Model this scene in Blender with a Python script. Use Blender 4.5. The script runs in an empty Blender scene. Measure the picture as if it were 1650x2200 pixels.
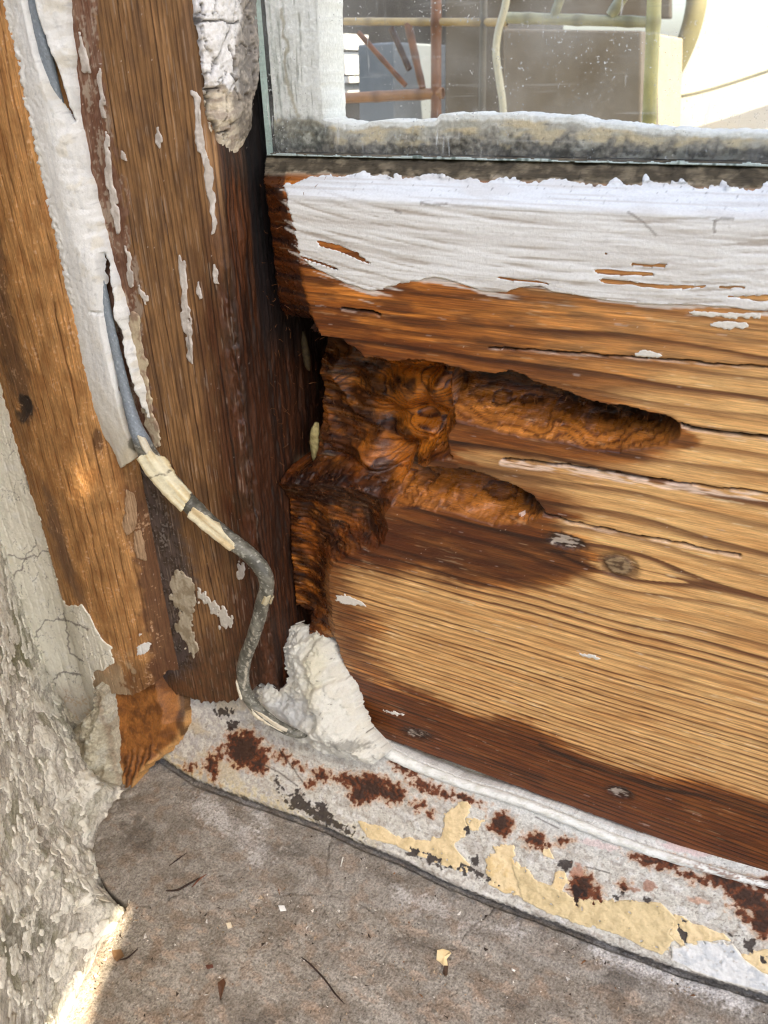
import bpy, math, random
import numpy as np
random.seed(7)
sc = bpy.context.scene
col_main = sc.collection

# ------------------------------------------------------------------ camera
F, CX, CY = 1670.0, 825.0, 1100.0            # focal length and centre for a 1650 x 2200 frame
_y, _p, _r = math.radians(28), math.radians(29.1), math.radians(-1.4)
FWD = np.array([-math.sin(_y) * math.cos(_p), math.cos(_y) * math.cos(_p), -math.sin(_p)])
_rt = np.array([math.cos(_y), math.sin(_y), 0.0])
_up = np.cross(_rt, FWD)
RT = math.cos(_r) * _rt + math.sin(_r) * _up
UP = -math.sin(_r) * _rt + math.cos(_r) * _up
def rays(px, py):
    px = np.asarray(px, float); py = np.asarray(py, float)
    return FWD + ((px - CX) / F)[..., None] * RT - ((py - CY) / F)[..., None] * UP
_r0 = rays(900, 900)
CAM = -_r0 * 0.22 / np.linalg.norm(_r0)
cam = bpy.data.cameras.new("camera")
cam.sensor_fit = 'VERTICAL'; cam.sensor_height = 36.0; cam.lens = 36.0 * F / 2200.0
cam.clip_start = 0.01; cam.clip_end = 400.0
cam.dof.use_dof = True; cam.dof.focus_distance = 0.222; cam.dof.aperture_fstop = 36.0
camo = bpy.data.objects.new("camera", cam); col_main.objects.link(camo)
from mathutils import Matrix
camo.matrix_world = Matrix(((RT[0], UP[0], -FWD[0], CAM[0]), (RT[1], UP[1], -FWD[1], CAM[1]),
                            (RT[2], UP[2], -FWD[2], CAM[2]), (0, 0, 0, 1)))
sc.camera = camo

# ------------------------------------------------------------------ light
SUN = np.array([0.45, -0.20, 0.87]); SUN /= np.linalg.norm(SUN)
w = bpy.data.worlds.new("World"); sc.world = w; w.use_nodes = True
nt = w.node_tree
sky = nt.nodes.new("ShaderNodeTexSky"); sky.sky_type = 'NISHITA'; sky.sun_disc = False
sky.dust_density = 4.0; sky.air_density = 1.0; sky.ozone_density = 1.0
sky.sun_elevation = math.asin(SUN[2]); sky.sun_rotation = math.atan2(SUN[0], SUN[1])
bg = nt.nodes["Background"]; bg.inputs[1].default_value = 0.15
nt.links.new(sky.outputs[0], bg.inputs[0])
sl = bpy.data.lights.new("sun", 'SUN'); sl.energy = 5.0; sl.angle = math.radians(0.27); sl.color = (1, 0.87, 0.68)
so = bpy.data.objects.new("sun", sl); col_main.objects.link(so)
from mathutils import Vector
so.rotation_euler = Vector(SUN).to_track_quat('Z', 'Y').to_euler()
so.location = (2, -1, 2.5)
sc.view_settings.view_transform = 'Standard'; sc.view_settings.look = 'None'
sc.view_settings.gamma = 1; sc.view_settings.use_curve_mapping = False
sc.view_settings.exposure = 1.97
sc.view_settings.use_white_balance = True; sc.view_settings.white_balance_temperature = 6750; sc.view_settings.white_balance_tint = 8
sc.cycles.max_bounces = 8; sc.cycles.transparent_max_bounces = 12
sc.cycles.use_denoising = True; sc.cycles.denoiser = 'OPENIMAGEDENOISE'; sc.cycles.denoising_input_passes = 'RGB_ALBEDO_NORMAL'; sc.cycles.denoising_prefilter = 'ACCURATE'; sc.cycles.filter_width = 1.2; sc.cycles.use_adaptive_sampling = False

# ------------------------------------------------------------------ numeric helpers
def S(r, g, b):
    c = np.array([r, g, b], float) / 255
    return np.where(c <= 0.04045, c / 12.92, ((c + 0.055) / 1.055) ** 2.4)
def project(P):
    d = P - CAM; z = d @ FWD
    return CX + F * (d @ RT) / z, CY - F * (d @ UP) / z
def on_plane(px, py, n, o):
    r = rays(px, py); n = np.asarray(n, float)
    t = ((np.asarray(o, float) - CAM) @ n) / (r @ n)
    return CAM + r * t[..., None]
def sm(x, a, b):
    t = np.clip((x - a) / (b - a), 0, 1); return t * t * (3 - 2 * t)
def lerp(a, b, t): return a + (b - a) * t
_rng = np.random.RandomState(3)
_perm = _rng.permutation(4096).astype(np.int32)
_ga = _rng.rand(4096) * 2 * math.pi
_gx, _gy = np.cos(_ga), np.sin(_ga)
def n2(x, y, s=0):
    x = np.asarray(x, float) + s * 17.31; y = np.asarray(y, float) - s * 9.77
    xi = np.floor(x).astype(np.int64); yi = np.floor(y).astype(np.int64)
    xf = x - xi; yf = y - yi
    u = xf * xf * xf * (xf * (xf * 6 - 15) + 10); v = yf * yf * yf * (yf * (yf * 6 - 15) + 10)
    def g(ix, iy, dx, dy):
        h = _perm[(_perm[(ix + s * 131) & 4095] + iy) & 4095]
        return _gx[h] * dx + _gy[h] * dy
    a = g(xi, yi, xf, yf); b = g(xi + 1, yi, xf - 1, yf)
    c = g(xi, yi + 1, xf, yf - 1); d = g(xi + 1, yi + 1, xf - 1, yf - 1)
    return (a + (b - a) * u + ((c + (d - c) * u) - (a + (b - a) * u)) * v) * 1.5
def fbm(x, y, o=4, s=0, g=0.5):
    t = 0; a = 1.0; f = 1.0; n = 0
    for i in range(o):
        t = t + a * n2(x * f, y * f, s + i * 7); n += a; a *= g; f *= 2.03
    return t / n * 1.3
def ridge(x, y, o=3, s=0):
    t = 0; a = 1.0; f = 1.0; n = 0
    for i in range(o):
        t = t + a * (1 - np.abs(n2(x * f, y * f, s + i * 5)) * 2); n += a; a *= 0.5; f *= 2.1
    return t / n
def cells(x, y, s=0):
    """distance to nearest cell point, to the border, and a random value per cell"""
    xi = np.floor(x).astype(np.int64); yi = np.floor(y).astype(np.int64)
    d1 = np.full(np.shape(x), 9.0); d2 = d1.copy(); idv = np.zeros(np.shape(x))
    for i in (-1, 0, 1):
        for j in (-1, 0, 1):
            h = _perm[(_perm[(xi + i + s * 57) & 4095] + yi + j) & 4095]
            jx = (h % 64) / 64.0; jy = ((h // 64) % 64) / 64.0
            d = np.hypot(xi + i + jx - x, yi + j + jy - y)
            n = d < d1
            d2 = np.where(n, d1, np.minimum(d2, d)); idv = np.where(n, (h % 977) / 977.0, idv); d1 = np.where(n, d, d1)
    return d1, d2 - d1, idv
def _seg(px, py, a, b):
    dx, dy = b[0] - a[0], b[1] - a[1]
    t = np.clip(((px - a[0]) * dx + (py - a[1]) * dy) / (dx * dx + dy * dy + 1e-12), 0, 1)
    return np.hypot(px - a[0] - t * dx, py - a[1] - t * dy)
def line(px, py, pts, m=60):
    """distance to a polyline (m where farther)"""
    p = np.asarray(pts, float); out = np.full(px.shape, float(m))
    for a, b in zip(p[:-1], p[1:]):
        k = (px > min(a[0], b[0]) - m) & (px < max(a[0], b[0]) + m) & (py > min(a[1], b[1]) - m) & (py < max(a[1], b[1]) + m)
        if k.any(): out[k] = np.minimum(out[k], _seg(px[k], py[k], a, b))
    return out
def poly(px, py, pts, m=60):
    """signed distance to a closed outline, positive inside"""
    p = np.asarray(pts, float); out = np.full(px.shape, -float(m))
    k = (px > p[:, 0].min() - m) & (px < p[:, 0].max() + m) & (py > p[:, 1].min() - m) & (py < p[:, 1].max() + m)
    if not k.any(): return out
    x = px[k]; y = py[k]; ins = np.zeros(x.shape, bool); d = np.full(x.shape, 1e9)
    for a, b in zip(p, np.roll(p, -1, 0)):
        d = np.minimum(d, _seg(x, y, a, b))
        if a[1] != b[1]:
            c = (y < a[1]) != (y < b[1])
            ins ^= c & (x < (b[0] - a[0]) * (y - a[1]) / (b[1] - a[1]) + a[0])
    out[k] = np.where(ins, d, -d); return out
def ell(px, py, cx, cy, rx, ry, ang=0):
    c, s = math.cos(math.radians(ang)), math.sin(math.radians(ang))
    x = (px - cx) * c + (py - cy) * s; y = -(px - cx) * s + (py - cy) * c
    return (1 - np.hypot(x / rx, y / ry)) * min(rx, ry)

class Paint:
    """albedo and roughness per vertex"""
    def __init__(s, shape, c, r=0.7):
        s.c = np.empty(shape + (3,)); s.c[:] = c; s.r = np.full(shape, float(r))
    def mix(s, m, c, r=None):
        m = np.clip(m, 0, 1)
        s.c += (np.asarray(c) - s.c) * m[..., None]
        if r is not None: s.r += (r - s.r) * m
    def deepen(s, g, k): s.c = k * np.clip(s.c, 0, 1) ** g
    def mul(s, f):
        s.c *= (f[..., None] if np.ndim(f) == s.c.ndim - 1 else f)

# ------------------------------------------------------------------ objects and materials
def tag(o, label=None, cat=None, group=None, kind=None):
    if label: o["label"] = label
    if cat: o["category"] = cat
    if group: o["group"] = group
    if kind: o["kind"] = kind
    return o
def empty(name, loc, label, cat, group=None):
    o = bpy.data.objects.new(name, None); o.location = loc; o.empty_display_size = 0.01
    col_main.objects.link(o); return tag(o, label, cat, group)
def link(o, parent=None):
    col_main.objects.link(o)
    if parent is not None:
        o.parent = parent
        o.matrix_parent_inverse = Matrix.Translation(-parent.location)   # only the Empties stand away from the origin
    return o
def mesh_obj(name, V, Fc, mat, parent=None, col=None, rgh=None, smooth=True):
    """Fc: (n,3) or (n,4) array of faces"""
    V = np.asarray(V, np.float32); Fc = np.asarray(Fc, np.int32)
    me = bpy.data.meshes.new(name); k = Fc.shape[1]
    me.vertices.add(len(V)); me.vertices.foreach_set("co", V.ravel())
    me.loops.add(Fc.size); me.loops.foreach_set("vertex_index", Fc.ravel())
    me.polygons.add(len(Fc)); me.polygons.foreach_set("loop_start", np.arange(0, Fc.size, k, dtype=np.int32))
    me.polygons.foreach_set("use_smooth", np.full(len(Fc), smooth))
    me.update(calc_edges=True)
    if col is not None:
        a = me.attributes.new("tint", 'FLOAT_COLOR', 'POINT')
        c4 = np.ones((len(V), 4), np.float32); c4[:, :3] = col; a.data.foreach_set("color", c4.ravel())
        a = me.attributes.new("rough", 'FLOAT', 'POINT'); a.data.foreach_set("value", np.asarray(rgh, np.float32).ravel())
    me.materials.append(mat)
    o = bpy.data.objects.new(name, me); return link(o, parent)
def sheet(name, P, N, mat, parent=None, paint=None, keep=None, skirt=0.004, off=0.0, kv=None, sd=None):
    """a gridded surface P (nu,nv,3): only the faces in the mask, its rim turned back along -N by the skirt"""
    nu, nv = P.shape[:2]
    idx = np.arange(nu * nv).reshape(nu, nv)
    q = np.stack([idx[:-1, :-1], idx[1:, :-1], idx[1:, 1:], idx[:-1, 1:]], -1).reshape(-1, 4)
    if kv is not None:
        k = kv.ravel(); q = q[k[q].all(1)]
    if sd is not None:
        q = q[sd.ravel()[q].mean(1) > 0]
    if len(q) == 0: return None
    Pf = (P + N * (off if np.ndim(off) == 0 else off[..., None])).reshape(-1, 3); Nf = N.reshape(-1, 3)
    # orientation: face normal along N
    a, b, c = Pf[q[0, 0]], Pf[q[0, 1]], Pf[q[0, 2]]
    used = np.unique(q); mp = np.full(nu * nv, -1); mp[used] = np.arange(len(used)); 
    c0 = used[len(used) // 2]
    e = np.cross(P[1, 0] - P[0, 0], P[0, 1] - P[0, 0])
    if e @ N[0, 0] < 0: q = q[:, ::-1]
    q = mp[q]; V = Pf[used]; Nn = Nf[used]
    ed = np.concatenate([q[:, [i, (i + 1) % 4]] for i in range(4)])
    key = np.sort(ed, 1); key = key[:, 0].astype(np.int64) * len(V) + key[:, 1]
    _, inv, cnt = np.unique(key, return_inverse=True, return_counts=True)
    bd = ed[cnt[inv] == 1]
    bv = np.unique(bd); bm = np.full(len(V), -1); bm[bv] = np.arange(len(bv)) + len(V)
    if sd is not None:                       # pull the rim onto the zero line of the outline field
        g0, g1 = np.gradient(sd); l2 = g0 * g0 + g1 * g1 + 1e-9
        d0 = np.clip(-sd * g0 / l2, -0.8, 0.8); d1 = np.clip(-sd * g1 / l2, -0.8, 0.8)
        T0 = np.gradient(P, axis=0).reshape(-1, 3); T1 = np.gradient(P, axis=1).reshape(-1, 3); ub = used[bv]
        V[bv] += T0[ub] * d0.ravel()[ub][:, None] + T1[ub] * d1.ravel()[ub][:, None]
    V2 = np.concatenate([V, V[bv] - Nn[bv] * skirt])
    sk = np.stack([bd[:, 1], bd[:, 0], bm[bd[:, 0]], bm[bd[:, 1]]], -1)
    Q = np.concatenate([q, sk])
    c = r = None
    if paint is not None:
        c = paint.c.reshape(-1, 3)[used]; r = paint.r.ravel()[used]
        c = np.concatenate([c, c[bv]]); r = np.concatenate([r, r[bv]])
        c = np.clip(c, 0.003, 0.85)
    return mesh_obj(name, V2, Q, mat, parent, c, r)

def material(name, base=None, rough=0.6, noise=(900, 0.18), bump=0.25, bscale=2500, stretch=(1, 1, 1), spec=0.4, sheen=0, coat=0):
    m = bpy.data.materials.new(name); m.use_nodes = True
    t = m.node_tree; n = t.nodes; L = t.links
    b = n["Principled BSDF"]; b.inputs["Specular IOR Level"].default_value = spec
    tc = n.new("ShaderNodeTexCoord"); mp = n.new("ShaderNodeMapping"); mp.inputs["Scale"].default_value = stretch
    L.new(tc.outputs["Object"], mp.inputs[0])
    nz = n.new("ShaderNodeTexNoise"); nz.inputs["Scale"].default_value = noise[0]; nz.inputs["Detail"].default_value = 6
    nz.inputs["Roughness"].default_value = 0.65
    L.new(mp.outputs[0], nz.inputs["Vector"])
    mr = n.new("ShaderNodeMapRange"); mr.inputs["From Min"].default_value = 0.3; mr.inputs["From Max"].default_value = 0.7
    mr.inputs["To Min"].default_value = 1 - noise[1]; mr.inputs["To Max"].default_value = 1 + noise[1]
    L.new(nz.outputs["Fac"], mr.inputs["Value"])
    vm = n.new("ShaderNodeVectorMath"); vm.operation = 'SCALE'
    if base is None:
        at = n.new("ShaderNodeAttribute"); at.attribute_name = "tint"; L.new(at.outputs["Color"], vm.inputs[0])
        ar = n.new("ShaderNodeAttribute"); ar.attribute_name = "rough"; L.new(ar.outputs["Fac"], b.inputs["Roughness"])
    else:
        vm.inputs[0].default_value = tuple(base); b.inputs["Roughness"].default_value = rough
    L.new(mr.outputs[0], vm.inputs["Scale"]); L.new(vm.outputs[0], b.inputs["Base Color"])
    n3 = n.new("ShaderNodeTexNoise"); n3.inputs["Scale"].default_value = bscale; n3.inputs["Detail"].default_value = 4
    L.new(mp.outputs[0], n3.inputs["Vector"])
    bp = n.new("ShaderNodeBump"); bp.inputs["Strength"].default_value = bump; bp.inputs["Distance"].default_value = 0.0004
    L.new(n3.outputs["Fac"], bp.inputs["Height"]); L.new(bp.outputs[0], b.inputs["Normal"])
    if sheen: b.inputs["Sheen Weight"].default_value = sheen
    if coat: b.inputs["Coat Weight"].default_value = coat; b.inputs["Coat Roughness"].default_value = 0.3
    return m
M_railwood = material("weathered pine grain along x", noise=(2600, 0.34), bump=0.5, bscale=3500, stretch=(0.05, 1, 1), spec=0.5)
M_jambwood = material("weathered pine grain along z", noise=(2600, 0.34), bump=0.5, bscale=3500, stretch=(1, 1, 0.04), spec=0.35)
M_paint = material("old white paint", noise=(1500, 0.06), bump=0.35, bscale=1800, spec=0.4)
M_stone = material("weathered stone", noise=(1500, 0.48), bump=1.0, bscale=1500, spec=0.2)
M_plaster = material("render of the reveal", noise=(900, 0.34), bump=1.0, bscale=1100, spec=0.2)
M_strip = material("flaking painted sill strip", noise=(1400, 0.22), bump=0.6, bscale=1500, spec=0.35)
M_cord = material("grey sheathing", noise=(1500, 0.2), bump=0.3, bscale=1800, spec=0.45)
M_fluff = material("white fibre fluff", noise=(1800, 0.08), bump=0.45, bscale=1700, spec=0.15, sheen=0.3)
M_putty = material("old putty", noise=(1200, 0.15), bump=0.6, bscale=1400, spec=0.25)

MM = 1000.0
def spread(a, b, step, a2=None, b2=None, coarse=0.004):
    """even spacing from a to b, then coarser out to a2 and b2, the stretches the photograph does not show"""
    u = np.linspace(a, b, max(2, int(round((b - a) / step)) + 1))
    if b2 is not None: u = np.concatenate([u, np.linspace(b, b2, int((b2 - b) / coarse) + 2)[1:]])
    if a2 is not None: u = np.concatenate([np.linspace(a2, a, int((a - a2) / coarse) + 2)[:-1], u])
    return u
def plane_grid(O, U, V, u0, u1, v0, v1, step, uu0=None, uu1=None, vv0=None, vv1=None):
    """points of a flat lattice, in metres along U and V from O, its unit normal and its coordinates in millimetres"""
    O = np.asarray(O, float); U = np.asarray(U, float); V = np.asarray(V, float)
    U = U / np.linalg.norm(U); V = V / np.linalg.norm(V); N = np.cross(U, V)
    u = spread(u0, u1, step, uu0, uu1); v = spread(v0, v1, step, vv0, vv1)
    uu, vv = np.meshgrid(u, v, indexing='ij')
    P = O + uu[..., None] * U + vv[..., None] * V
    if (CAM - O) @ N < 0: N = -N
    return P, np.broadcast_to(N, P.shape), uu * MM, vv * MM

def grain(a, r, s=0):
    """a: mm along the fibres, r: ring coordinate. latewood 0..1, fibre streak noise"""
    k = np.floor(r); t = r - k
    h = (_perm[(k.astype(np.int64) + 512 + s * 31) & 4095] % 100) / 100.0
    late = sm(t, 0.48, 0.9) * (1 - sm(t, 0.92, 1.0)) * (0.35 + 0.8 * h)
    return np.clip(late, 0, 1)

PAINT_WHITE = S(222, 222, 222)
STEP = 0.00031

# ================================================================== WINDOW SASH: rotten bottom rail
sash = empty("window_sash", (0.03, 0.01, -0.06), "rotten brown window sash with white painted top edge and glass pane", "window sash")
P, N, X, Z = plane_grid((0, 0, 0), (1, 0, 0), (0, 0, 1), -0.0526, 0.128, -0.140, 0.0664, 0.00030, uu1=0.45)
px, py = project(P)
nz5 = fbm(X / 5, Z / 5, 4, 1); nz1 = fbm(X / 1.3, Z / 1.3, 3, 2); nl = fbm(X / 22, Z / 6, 3, 3)
jx = px + 5 * nz5 + 2.5 * nz1; jy = py + 5 * fbm(X / 6, Z / 3, 4, 4) + 2 * nz1
# --- depth in mm behind the face
top_prof = np.clip(Z - 57.0, 0, 99); dep = np.where(Z > 57, np.minimum(top_prof * 1.0, 6.2), 0) + np.clip(Z - 63.2, 0, 9) * 1.2
UP_RIM = [(940, 782), (1000, 797), (1060, 801), (1100, 798), (1150, 820), (1210, 838), (1270, 860), (1330, 871), (1390, 882), (1440, 894), (1466, 914)]
UP_LOW = [(1466, 914), (1455, 946), (1420, 962), (1330, 970), (1270, 971), (1220, 952), (1150, 946), (1080, 932), (1020, 917), (965, 900)]
LO_RIM = [(850, 990), (885, 1003), (950, 1003), (1010, 1010), (1060, 1025), (1110, 1045), (1150, 1068), (1172, 1097)]
LO_LOW = [(1172, 1097), (1165, 1112), (1130, 1128), (1060, 1130), (1000, 1112), (950, 1098), (900, 1092), (840, 1090)]
MAIN = [(480, 705), (600, 705), (660, 715), (730, 727), (760, 746), (785, 766), (850, 777), (905, 770), (960, 787), (976, 800), (970, 850), (978, 905),
        (960, 945), (972, 985), (925, 992), (895, 1010), (880, 1050), (850, 1085), (800, 1080), (740, 1062), (600, 1056), (480, 1050)]
SHELF = [(480, 1020), (600, 1022), (740, 1030), (800, 1050), (850, 1070), (828, 1105), (834, 1140), (815, 1180), (745, 1195), (714, 1212), (705, 1260), (712, 1310), (722, 1376), (480, 1376)]
WADGAP = [(480, 1362), (722, 1372), (732, 1412), (748, 1455), (766, 1495), (776, 1545), (792, 1585), (815, 1612), (700, 1700), (480, 1700)]
U = poly(jx, jy, UP_RIM + UP_LOW[1:], 140); du = line(jx, jy, UP_RIM, 140); dl = line(jx, jy, UP_LOW, 140)
d_up = np.where(U > 0, np.minimum(14.5 + 1.0 * fbm(X / 9, Z / 9, 2, 8), np.minimum(du * 0.15 * 5.0, 14.0 * (1 - (1 - np.clip(dl / 78, 0, 1)) ** 1.9))), 0)
L = poly(jx, jy, LO_RIM + LO_LOW[1:], 140); dut = line(jx, jy, LO_RIM, 140); dlt = line(jx, jy, LO_LOW, 140)
d_lo = np.where(L > 0, 0.0 + np.minimum(12.5 + 1.0 * fbm(X / 9, Z / 9, 2, 9), np.minimum(dut * 0.15 * 5.0, 12.0 * (1 - (1 - np.clip(dlt / 66, 0, 1)) ** 1.9))), 0)
M = poly(jx, jy, MAIN, 160)
def lump(cx, cy, rx, ry, a, ang=0): 
    c, s = math.cos(math.radians(ang)), math.sin(math.radians(ang)); qx = (px - cx) * c + (py - cy) * s; qy = -(px - cx) * s + (py - cy) * c
    return a * np.exp(-((qx / rx) ** 2 + (qy / ry) ** 2) ** 1.5)
scal = lump(842, 868, 78, 46, 7.5, -12) + lump(925, 850, 34, 80, 7, 12) + lump(868, 962, 66, 30, 7, 10) + lump(800, 795, 110, 20, 3.5) + lump(775, 1010, 60, 50, 4.5) + lump(872, 1050, 32, 50, 7) + lump(740, 900, 40, 60, 3) + lump(950, 930, 26, 50, 5)
c1b, c2b, cidb = cells((X + 0.4 * Z) / 12.5 + 0.12 * fbm(X / 9, Z / 9, 2, 90), Z / 8.5, 9)
facet = 2.2 * (1 - np.clip(c1b / 0.8, 0, 1) ** 2)
floor = 19.0 - 2.5 * sm(px, 760, 950) + 4.5 * sm(py, 835, 765) - scal - 7.0 * sm(py, 900, 1050) * sm(860 - px, 0, 110) + facet + 0.8 * fbm(X / 9, Z / 7, 2, 4) + 0.05 * nz1 + 0.22 * np.sin(Z * 2 * math.pi / 2.7 + 2 * fbm(X / 8, Z / 8, 2, 91)) * sm(790 - px, -40, 60)
d_main = np.where(M > 0, np.minimum(np.maximum(floor, 5), M * 0.15 * 2.2 + 0.2), 0)
Hh = poly(jx, jy, SHELF, 160)
d_sh = np.where(Hh > 0, np.minimum(6.4 + 0.8 * fbm(X / 9, Z / 9, 2, 5) + 2.0 * sm(py, 1230, 1090) + 0.15 * np.sin(Z * 2 * math.pi / 2.0 + 2 * nz5) - 1.5 * sm(px, 640, 710), Hh * 0.15 * 0.75 + 0.1), 0)
d_wg = np.where(poly(jx, jy, WADGAP, 160) > 0, 14.0, 0)
# scalloped gouges in the lobes
d_up = np.where(U > 0, np.maximum(d_up - 1.3 * sm(dl, 4, 30) * (0.5 + 0.5 * np.sin((px - 0.5 * py) * 2 * math.pi / 78 + 2.5 * nz5)) * sm(px, 1080, 1180), 0.0), 0)
dep = np.maximum(dep, np.maximum(np.maximum(d_up, d_lo), np.maximum(d_main, np.maximum(d_sh, d_wg))))
# the chiselled left end of the upper part, then the void beside the jamb
EDGE = [(596, 372), (612, 415), (622, 450), (632, 490), (640, 520), (648, 560), (653, 600), (664, 645), (676, 690), (690, 720)]
ex = np.interp(py, [p[1] for p in EDGE], [p[0] for p in EDGE]) + 3 * nz1
le = np.where((py < 722), np.clip(ex - px, 0, 300), 0) * 0.15
ripple = 0.22 * np.sin(Z * 2 * math.pi / 4.4 + 1.5 * fbm(X / 9, Z / 9, 2, 7))
dep = np.maximum(dep, np.where(le > 0, np.minimum(le * 0.36 + ripple * np.clip(le, 0, 2) / 2 + 7 * sm(py + 10 * nz5, 640, 726) ** 2 * sm(le, 0, 3) + 7 * sm(-X, 46.5, 51) ** 2, 16), 0))
zed = Z + 2 * nz5
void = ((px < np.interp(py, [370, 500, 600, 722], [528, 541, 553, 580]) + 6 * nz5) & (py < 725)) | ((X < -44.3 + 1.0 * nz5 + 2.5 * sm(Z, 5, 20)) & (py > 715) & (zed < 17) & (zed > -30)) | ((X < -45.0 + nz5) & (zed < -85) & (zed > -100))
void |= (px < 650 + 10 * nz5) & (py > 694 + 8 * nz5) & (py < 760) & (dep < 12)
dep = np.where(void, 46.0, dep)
dep = np.where(Z < -128.5 + 0.5 * nz5, np.maximum(dep, np.clip((-128.5 - Z) * 2.0, 0, 10)), dep)

# --- rings of the timber
KX, KZ = 59.2, -32.1
dk = np.hypot((X - KX) / 1.7, Z - KZ)
bend = 6.0 * np.exp(-((X - KX) / 17) ** 2) * np.exp(-np.abs(Z - KZ) / 13)
below = sm(KZ - Z, -1.0, 1.0) * 2 - 1
Zr = Z + bend * below - 0.55 * np.minimum(dep, 20) + (1.5 * fbm(X / 75, Z / 14, 3, 3) + 2.2 * fbm(X / 90, Z / 20, 2, 6)) * (0.35 + 0.65 * sm(Z, -75, -30)) + 0.10 * fbm(X / 9, Z / 3, 2, 60) + X * 0.006
zt = np.array([-150, -130, -110, -80, -66, -52, -40, -20, 0, 15, 30, 75]); dn = np.array([.62, .62, .56, .60, .48, .30, .20, .15, .17, .22, .26, .26])
zz = np.linspace(-170, 90, 2000); ph = np.concatenate([[0], np.cumsum(np.interp(zz[:-1], zt, dn) * (zz[1] - zz[0]))])
R = np.interp(Zr, zz, ph)
late = grain(X, R, 1)
fine = fbm(X / 26, Z / 0.42, 3, 8); fib = fbm(X / 60, Z / 1.1, 3, 9); mott = fbm(X / 28, Z / 2.6, 4, 10)
late3 = grain(X, 0.80 * (0.8 * Z - 0.75 * np.minimum(dep, 24)) + 0.9 * fbm(X / 12, Z / 9, 2, 61), 2)
late = np.where(dep > 1.2, late3, late)
late = np.clip(late * (0.95 + 0.4 * fib + 0.1 * fine), 0, 1)
pt = Paint(X.shape, S(209, 168, 114), 0.62)
pt.mix(sm(mott, -0.1, 0.5) * 0.5, S(222, 184, 128)); pt.mix(sm(-mott, 0, 0.5) * 0.45, S(178, 128, 74))
pt.mul(1 + 0.35 * fine * 0.7 + 0.18 * fib)
pt.mix(np.clip(late * 1.1, 0, 0.9), S(98, 58, 32))
# damp and stain that soaked along the grain
wx = px + 55 * fbm(X / 26, Z / 2.2, 4, 12) + 12 * nz5; wy = py + 16 * fbm(X / 14, Z / 3.5, 4, 13)
wet = np.zeros(X.shape)
up_lim = np.interp(px, [600, 900, 1050, 1200, 1350, 1500, 1650], [1.0, 0.98, 0.9, 0.75, 0.6, 0.45, 0.38])
wet = np.maximum(wet, up_lim * (py < 960) * sm(np.interp(px, [600, 960, 1250, 1460, 1650], [960, 960, 890, 830, 800]) + 26 * nl - py, -15, 45))
A1 = poly(wx, wy, [(560, 690), (960, 690), (1050, 800), (1380, 870), (1500, 905), (1480, 970), (1400, 995), (1280, 1000), (1120, 985), (1000, 960), (1000, 1000), (1180, 1070), (1260, 1100), (1200, 1130), (1290, 1190), (1270, 1235), (1170, 1268), (1030, 1275), (900, 1235), (760, 1222), (700, 1240), (690, 1390), (560, 1390)], 90)
wet = np.maximum(wet, sm(A1, -14, 18) * (0.9 + 0.1 * nl))
bot = np.interp(px, [700, 770, 830, 930, 1010, 1140, 1170, 1300, 1450, 1560, 1650, 1800], [1395, 1440, 1468, 1490, 1528, 1548, 1572, 1632, 1672, 1692, 1712, 1750])
wet = np.maximum(wet, 0.93 * sm(py + 10 * fbm(X / 8, Z / 9, 3, 15) + 22 * fbm(X / 24, Z / 1.6, 3, 93) - bot, -8, 14))
wet = np.maximum(wet, 0.75 * sm(poly(wx, wy, [(700, 1200), (745, 1290), (830, 1330), (800, 1390), (850, 1460), (790, 1500), (740, 1440), (710, 1330)], 80), -25, 20))
cav = sm(dep, 0.6, 2.5) * (py > 380)
wet = np.maximum(wet, cav)
wcol = lerp(S(150, 92, 38), S(190, 126, 60), sm(mott, -0.2, 0.5)[..., None])
wcol = lerp(wcol, S(98, 55, 24), (sm(fbm(X / 16, Z / 3, 4, 16), -0.12, 0.35) * 0.75)[..., None])
wcol = lerp(wcol, S(62, 29, 13), (late * 0.9)[..., None])
wcol = wcol * (1 + 0.55 * fine + 0.25 * fib)[..., None]
pt.mix(wet, wcol, 0.36)
# the reddish soaked zone under the lower hollow and the bottom band
red = sm(poly(wx, wy, [(715, 1195), (850, 1105), (1000, 1118), (1150, 1130), (1250, 1185), (1260, 1235), (1170, 1262), (1030, 1268), (900, 1228), (760, 1216)], 80), -15, 25)
pt.mix(red * (0.7 + 0.2 * nl), S(68, 29, 15) * (1 - 0.45 * late)[..., None], 0.36)
pt.mix(sm(py + 18 * fbm(X / 24, Z / 1.6, 3, 93) - bot, -4, 26) * 0.75, lerp(S(104, 54, 20), S(40, 19, 9), np.clip(late + 0.6 * sm(fib, 0, 0.5), 0, 1)[..., None]), 0.42)
rimd = np.minimum(np.minimum(line(wx, wy, UP_LOW + UP_RIM[::-1], 120), line(wx, wy, LO_LOW + LO_RIM[::-1], 120)), np.minimum(np.abs(poly(wx, wy, MAIN, 120)), np.abs(poly(wx, wy, SHELF, 120))))
soak = sm(70 + 40 * nl - rimd, -25, 55) * sm(4 - np.maximum(U, L), 0, 6) * (py > 640) * sm(1480 - px, 0, 250)
pt.mix(soak * 0.55, lerp(S(96, 48, 20), S(44, 21, 11), late[..., None]), 0.3)
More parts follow.
